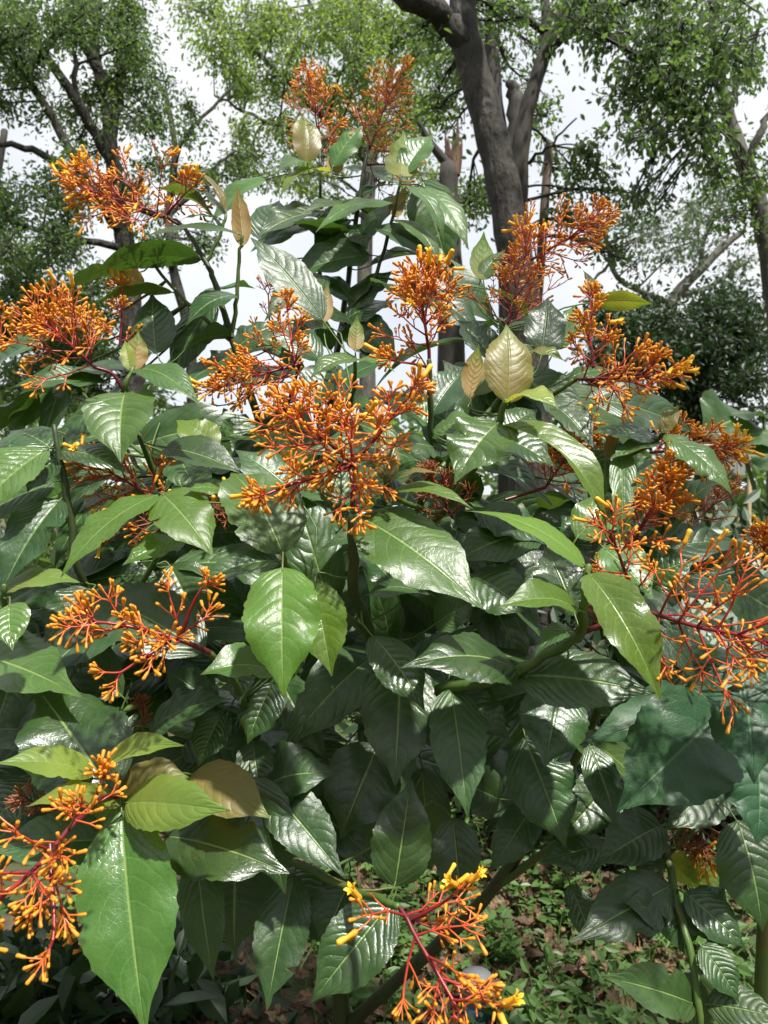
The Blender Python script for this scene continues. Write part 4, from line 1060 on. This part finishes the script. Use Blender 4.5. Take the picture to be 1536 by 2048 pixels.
stub = Geo(); stub.tube(smooth_path([at(895, 330, 7.), at(860, 285, 6.95), at(835, 240, 6.9)], 8), np.linspace(.05, .022, 8), 9); link('stub', stub.build('stub', M_BARK3, sb), snag, sb)
pb = at(1080, 800, 6.4); pb[2] = 0
post = empty('wooden_post', pb, 'plain brown wooden post standing beside the thick leaning trunk', 'post')
g = Geo(); a, b = at(1085, 470, 6.4), at(1098, 290, 6.4); ft = a + (a - b) * ((a[2] + .06) / (b[2] - a[2])); g.tube([ft, a * .5 + ft * .5, a, b], [.042, .041, .04, .037], 10)
link('shaft', g.build('shaft', M_POST, pb), post, pb)
g = Geo(); g.tube([b, b + [0, 0, .012]], [.038, .030], 10); link('top', g.build('top', M_POST, pb), post, pb)

# ------------------------------------------------------------------ undergrowth
def bush(name, label, px, py_top, d, rx, ry, n, leaf, mat, seed, cat='bush', group='low bushes behind the shrub', tmpl=OVAL, droop=.3):
    r = np.random.default_rng(seed)
    c = at(px, py_top, d); O = np.array([c[0], c[1], 0.]); top = c[2]
    o = empty(name, O, label, cat, group)
    st = Geo(); LP, LD = [], []
    for k in range(26):
        a = r.uniform(0, 6.28); q = math.sqrt(r.random()); e_ = O + [rx * q * math.cos(a), ry * q * math.sin(a), top * r.uniform(.35, 1.) * (1 - .35 * q)]
        w = smooth_path([O + r.normal(0, .05, 3) * [1, 1, 0] - [0, 0, .03], (O + e_) / 2 + [0, 0, .1 * top], e_], 7); st.tube(w, np.linspace(.009, .002, 7), 4)
        u = r.uniform(.3, 1.1, n // 26)[:, None]
        LP.append(O + (e_ - O) * u + [0, 0, .06 * top] + r.normal(0, .09 + .04 * rx, (len(u), 3))); dl = (e_ - O) * .6 + r.normal(0, .6, (len(u), 3)); dl[:, 2] -= droop; LD.append(dl)
    LP = np.concatenate(LP); LP[:, 2] = np.maximum(LP[:, 2], .05); LD = np.concatenate(LD); m = len(LP)
    link('stems', st.build('stems', M_BARK3, O), o, O, kind='stuff')
    V, Fc, U = scatter(*tmpl, LP, LD, leaf * r.uniform(.6, 1.25, m), r.uniform(0, 6.28, m))
    link('foliage', mesh('foliage', V - O, Fc, mat, None, False), o, O, kind='stuff')
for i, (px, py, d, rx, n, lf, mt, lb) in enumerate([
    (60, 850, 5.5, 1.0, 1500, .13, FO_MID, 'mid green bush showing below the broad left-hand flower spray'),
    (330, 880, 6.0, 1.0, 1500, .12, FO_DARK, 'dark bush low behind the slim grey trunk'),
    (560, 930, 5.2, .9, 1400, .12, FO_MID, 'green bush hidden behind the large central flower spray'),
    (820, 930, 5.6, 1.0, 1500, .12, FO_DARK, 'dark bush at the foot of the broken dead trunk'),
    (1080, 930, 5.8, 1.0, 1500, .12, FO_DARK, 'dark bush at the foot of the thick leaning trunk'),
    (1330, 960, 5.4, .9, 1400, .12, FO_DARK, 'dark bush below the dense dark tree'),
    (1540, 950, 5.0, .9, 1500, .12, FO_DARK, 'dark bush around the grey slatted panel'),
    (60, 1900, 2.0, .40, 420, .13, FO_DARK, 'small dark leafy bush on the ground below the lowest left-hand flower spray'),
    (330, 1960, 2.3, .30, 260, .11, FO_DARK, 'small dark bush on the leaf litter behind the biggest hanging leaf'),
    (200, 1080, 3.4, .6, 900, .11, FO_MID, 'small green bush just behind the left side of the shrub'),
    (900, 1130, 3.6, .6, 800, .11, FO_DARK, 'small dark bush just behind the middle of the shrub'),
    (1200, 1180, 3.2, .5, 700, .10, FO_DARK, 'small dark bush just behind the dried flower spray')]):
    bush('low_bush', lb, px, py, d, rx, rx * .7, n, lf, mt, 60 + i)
FO_WHITE = foliage_material('foliage_variegated', (.10, .17, .10), (.42, .50, .42), (.3, .4, .25), .25)
for i, (px, py, d) in enumerate([(1500, 985, 3.6), (1440, 1060, 3.4), (1545, 1075, 3.2)]):
    bush('variegated_plant', ['white-leaved plant nearest the grey slatted panel', 'white and green leaved plant behind the dried red spray', 'white and green leaved plant behind the big yellow-flowered spray'][i],
         px, py, d, .30, .25, 420, .12, FO_WHITE, 80 + i, 'plant', 'white variegated plants')
# big leaves past the shrub
bb = at(1580, 1150, 4.4); bb[2] = 0
big = empty('large_leaved_plant', bb, 'plant with huge flat green leaves held above the grey slatted panel', 'plant')
st = Geo()
for k, (a_, b_, w, e) in enumerate([((1470,838,4.3),(1400,870,4.2),150,12),((1530,835,4.4),(1430,836,4.3),90,75),((1560,870,4.4),(1448,885,4.3),110,60),((1540,880,4.3),(1560,960,4.2),120,50)]):
    B, T = at(*a_), at(*b_)
    V, Fc, U, D0 = leaf_mesh(B, T, w / F * 4.3, .08, e, 0, 8, .1, .12, 0, 0, 4, 22, 10, seed=300 + k)
    link('leaf', mesh('leaf', V, Fc, LM[0], U), big, B)
    st.tube(smooth_path([bb - [0, 0, .03], (bb + B) / 2 + [.05, 0, .2], B + unit(D0) * .02], 10), np.linspace(.022, .010, 10), 7)
link('leaf_stalks', st.build('leaf_stalks', M_TWIG, bb), big, bb, kind='stuff')
# grey slatted panel with a bamboo rail
n = NT('grey_sheet'); p = n.node('BsdfPrincipled', None, Base_Color=n.mix(n.noise(n.node('TexCoord').outputs['Object'], 5., 4.), (.24, .28, .28), (.34, .38, .38)), Roughness=.5); M_SHEET = n.finish(p.outputs[0])
n = NT('bamboo'); p = n.node('BsdfPrincipled', None, Base_Color=n.mix(n.noise(n.node('TexCoord').outputs['Object'], 12., 3.), (.28, .20, .10), (.40, .30, .17)), Roughness=.5); M_BAMBOO = n.finish(p.outputs[0])
q0 = at(1500, 1000, 4.6); q0[2] = 0
panel = empty('slatted_panel', q0, 'grey slatted panel hung from a bamboo rail beyond the shrub', 'panel')
def boxg(c, s):
    c, s = np.asarray(c), np.asarray(s) / 2
    V = np.array([c + s * [x, y, z] for x in (-1, 1) for y in (-1, 1) for z in (-1, 1)])
    return V, np.array([(0, 1, 3, 2), (4, 6, 7, 5), (0, 4, 5, 1), (2, 3, 7, 6), (0, 2, 6, 4), (1, 5, 7, 3)])
for k in range(7):
    c = at(1380 + k * 17, 918, 4.6); Vb, Fb = boxg(c, (.049, .012, .20)); link('slat', mesh('slat', Vb - c, Fb, M_SHEET, None, False), panel, c)
g = Geo(); g.tube([at(1365, 893, 4.57), at(1620, 888, 4.57)], [.013, .012], 8); link('rail', g.build('rail', M_BAMBOO, q0), panel, q0)
for x in (1372, 1505, 1600):
    g = Geo(); a = at(x, 890, 4.6); g.tube([[a[0], a[1] + .03, -.03], a + [0, .03, .02]], [.014, .013], 8); link('leg', g.build('leg', M_BAMBOO, q0), panel, q0)

# ------------------------------------------------------------------ litter, weeds, bottle
r = np.random.default_rng(99)
LIT = NT('dry_leaf'); isl = LIT.node('NewGeometry').outputs['Random Per Island']
rp = LIT.node('ValToRGB'); LIT.put(rp, 'Fac', isl)
e0, e1 = rp.color_ramp.elements; e0.color = (.060, .034, .020, 1); e1.color = (.26, .165, .092, 1); em = rp.color_ramp.elements.new(.5); em.color = (.14, .080, .042, 1)
lpos = LIT.node('TexCoord').outputs['Object']
lcol = LIT.mix(LIT.step(LIT.noise(lpos, 60., 5., .65), .45, .7), rp.outputs[0], (.035, .022, .014))
pr = LIT.node('BsdfPrincipled', None, Base_Color=lcol, Roughness=.8, Normal=LIT.node('Bump', None, Strength=.8, Distance=.006, Height=LIT.noise(lpos, 90., 4.)).outputs[0]); M_LIT = LIT.finish(pr.outputs[0])
# curled dry leaves, a few shapes
def dry_leaf(sd):
    q = np.random.default_rng(sd); nu_, nv_ = 9, 6; ct = []; cf = []
    c1, c2, p1, p2, k1 = q.uniform(.1, .5), q.uniform(.05, .3), q.uniform(0, 6), q.uniform(0, 6), q.uniform(4, 9)
    for i in range(nu_ + 1):
        t = i / nu_
        for j in range(nv_ + 1):
            v = j / nv_ * 2 - 1
            w = (.20 + .12 * q.random()) * math.sin(math.pi * min(.97, t + .02) ** .8) ** .7 * (1 + .22 * math.sin(i * 2.4 + p1) * abs(v)) + .008
            ct.append((t - .5 + .03 * q.normal() * abs(v), v * w, c1 * v * v * w / .3 + c2 * math.sin(t * 4 + p2) + .06 * math.sin(k1 * t + 4 * v + p1) + .012 * q.normal()))
    for i in range(nu_):
        for j in range(nv_): k = i * (nv_ + 1) + j; cf.append((k, k + nv_ + 1, k + nv_ + 2, k + 1))
    return np.array(ct), np.array(cf), np.zeros((len(ct), 2))
def patch(nn, x0, x1, y0, y1): return np.stack([r.uniform(x0, x1, nn), r.uniform(y0, y1, nn)], 1)
xy = np.concatenate([patch(7000, -1.6, 1.9, 1.5, 4.2), patch(900, -4, 4, 4, 8)]); m = len(xy)
xy = xy[(np.sin(xy[:, 0] * 2.3 + 1) + np.sin(xy[:, 1] * 1.9 + xy[:, 0]) + r.normal(0, .7, m)) > -.4]; m = len(xy)
Pz = gz(xy[:, 0], xy[:, 1]) + r.uniform(.008, .045, m)
a = r.uniform(0, 6.28, m); D = np.stack([np.cos(a), np.sin(a), r.normal(0, .4, m)], 1)
lit = Geo(); PZ = np.column_stack([xy, Pz]); sl = r.uniform(.025, .105, m) * r.uniform(.6, 1., m); sp = r.normal(0, .6, m)
for k in range(5): lit.add(*scatter(*dry_leaf(k), PZ[k::5], D[k::5], sl[k::5], sp[k::5]))
link('leaf_litter', lit.build('leaf_litter', M_LIT), None, kind='stuff')['label'] = 'brown dry fallen leaves covering the soil'
bpy.data.objects['leaf_litter']['category'] = 'leaf litter'
# weeds: small leafy stems
WEED = foliage_material('weed_green', (.055, .115, .028), (.095, .17, .045), (.25, .45, .07), .3)
wx = np.concatenate([patch(560, .0, 1.9, 1.7, 3.6), patch(260, -1.4, .2, 1.9, 3.6), patch(700, -4, 4, 3.6, 8)])
LP, LD, LS = [], [], []
for x, y in wx:
    if math.sin(x * 3.1) + math.sin(y * 2.7 + x) < -.9: continue
    h = r.uniform(.04, .20); z0 = gz(x, y); lean = r.normal(0, .3, 2)
    for k in range(r.integers(6, 14)):
        t = r.uniform(.2, 1.); LP.append((x + lean[0] * h * t, y + lean[1] * h * t, z0 + h * t)); b = r.uniform(0, 6.28)
        LD.append((math.cos(b), math.sin(b), r.uniform(-.2, .5))); LS.append(r.uniform(.025, .065))
LP, LD, LS = map(np.array, (LP, LD, LS))
V, Fc, U = scatter(*OVAL, LP, LD, LS, r.normal(0, .5, len(LP)))
o = link('weeds', mesh('weeds', V, Fc, WEED, None, False), None, kind='stuff'); o['label'] = 'small green weeds growing through the fallen leaves'; o['category'] = 'weeds'
BL = (np.array([(0, -.012, 0), (0, .012, 0), (.5, .010, .04), (.5, -.010, .04), (1, 0, -.06), (1, .0005, -.06)]), np.array([(0, 1, 2, 3), (3, 2, 5, 4)]), np.zeros((6, 2)))
gx = np.concatenate([patch(1500, .1, 1.9, 1.7, 3.6), patch(500, -1.4, .1, 2.0, 3.6)]); m = len(gx)
D = np.stack([r.normal(0, .5, m), r.normal(0, .5, m), r.uniform(.4, 1., m)], 1)
V, Fc, U = scatter(*BL, np.column_stack([gx, gz(gx[:, 0], gx[:, 1]) - .005]), D, np.stack([r.uniform(.06, .2, m), r.uniform(.15, .3, m), r.uniform(.06, .2, m)], 1), r.uniform(0, 6.28, m))
o = link('grass', mesh('grass', V, Fc, WEED, None, False), None, kind='stuff'); o['label'] = 'thin green grass blades among the weeds'; o['category'] = 'grass'
# container on the ground
bo = at(953, 2060, 2.2); bo[2] = gz(bo[0], bo[1])
bot = empty('plastic_container', bo, 'small grey plastic container with a blue band on the ground behind the lowest flower spray', 'container')
n = NT('grey_plastic'); p = n.node('BsdfPrincipled', None, Base_Color=(.20, .21, .22), Roughness=.45); M_PL = n.finish(p.outputs[0])
n = NT('blue_plastic'); p = n.node('BsdfPrincipled', None, Base_Color=(.03, .08, .16), Roughness=.4); M_BL = n.finish(p.outputs[0])
def turned(prof, mat, name, sides=18):
    V, Fc, U = lathe([(z, q) for z, q in prof], sides); V = V[:, [1, 2, 0]]
    return link(name, mesh(name, V, Fc, mat, U), bot, bo)
turned([(0, .001), (0, .034), (.006, .037), (.15, .042), (.156, .043)], M_PL, 'body')
turned([(.04, .0385), (.041, .0405), (.085, .0422), (.086, .0395)], M_BL, 'band')
turned([(.155, .044), (.156, .0455), (.166, .0455), (.168, .001)], M_PL, 'lid')

for o in bpy.data.objects:
    if 'wl' in o: del o['wl']
print('OBJS', len(bpy.data.objects), 'TRIS', sum(sum(len(p.vertices) - 2 for p in m.polygons) for m in bpy.data.meshes if m.users))
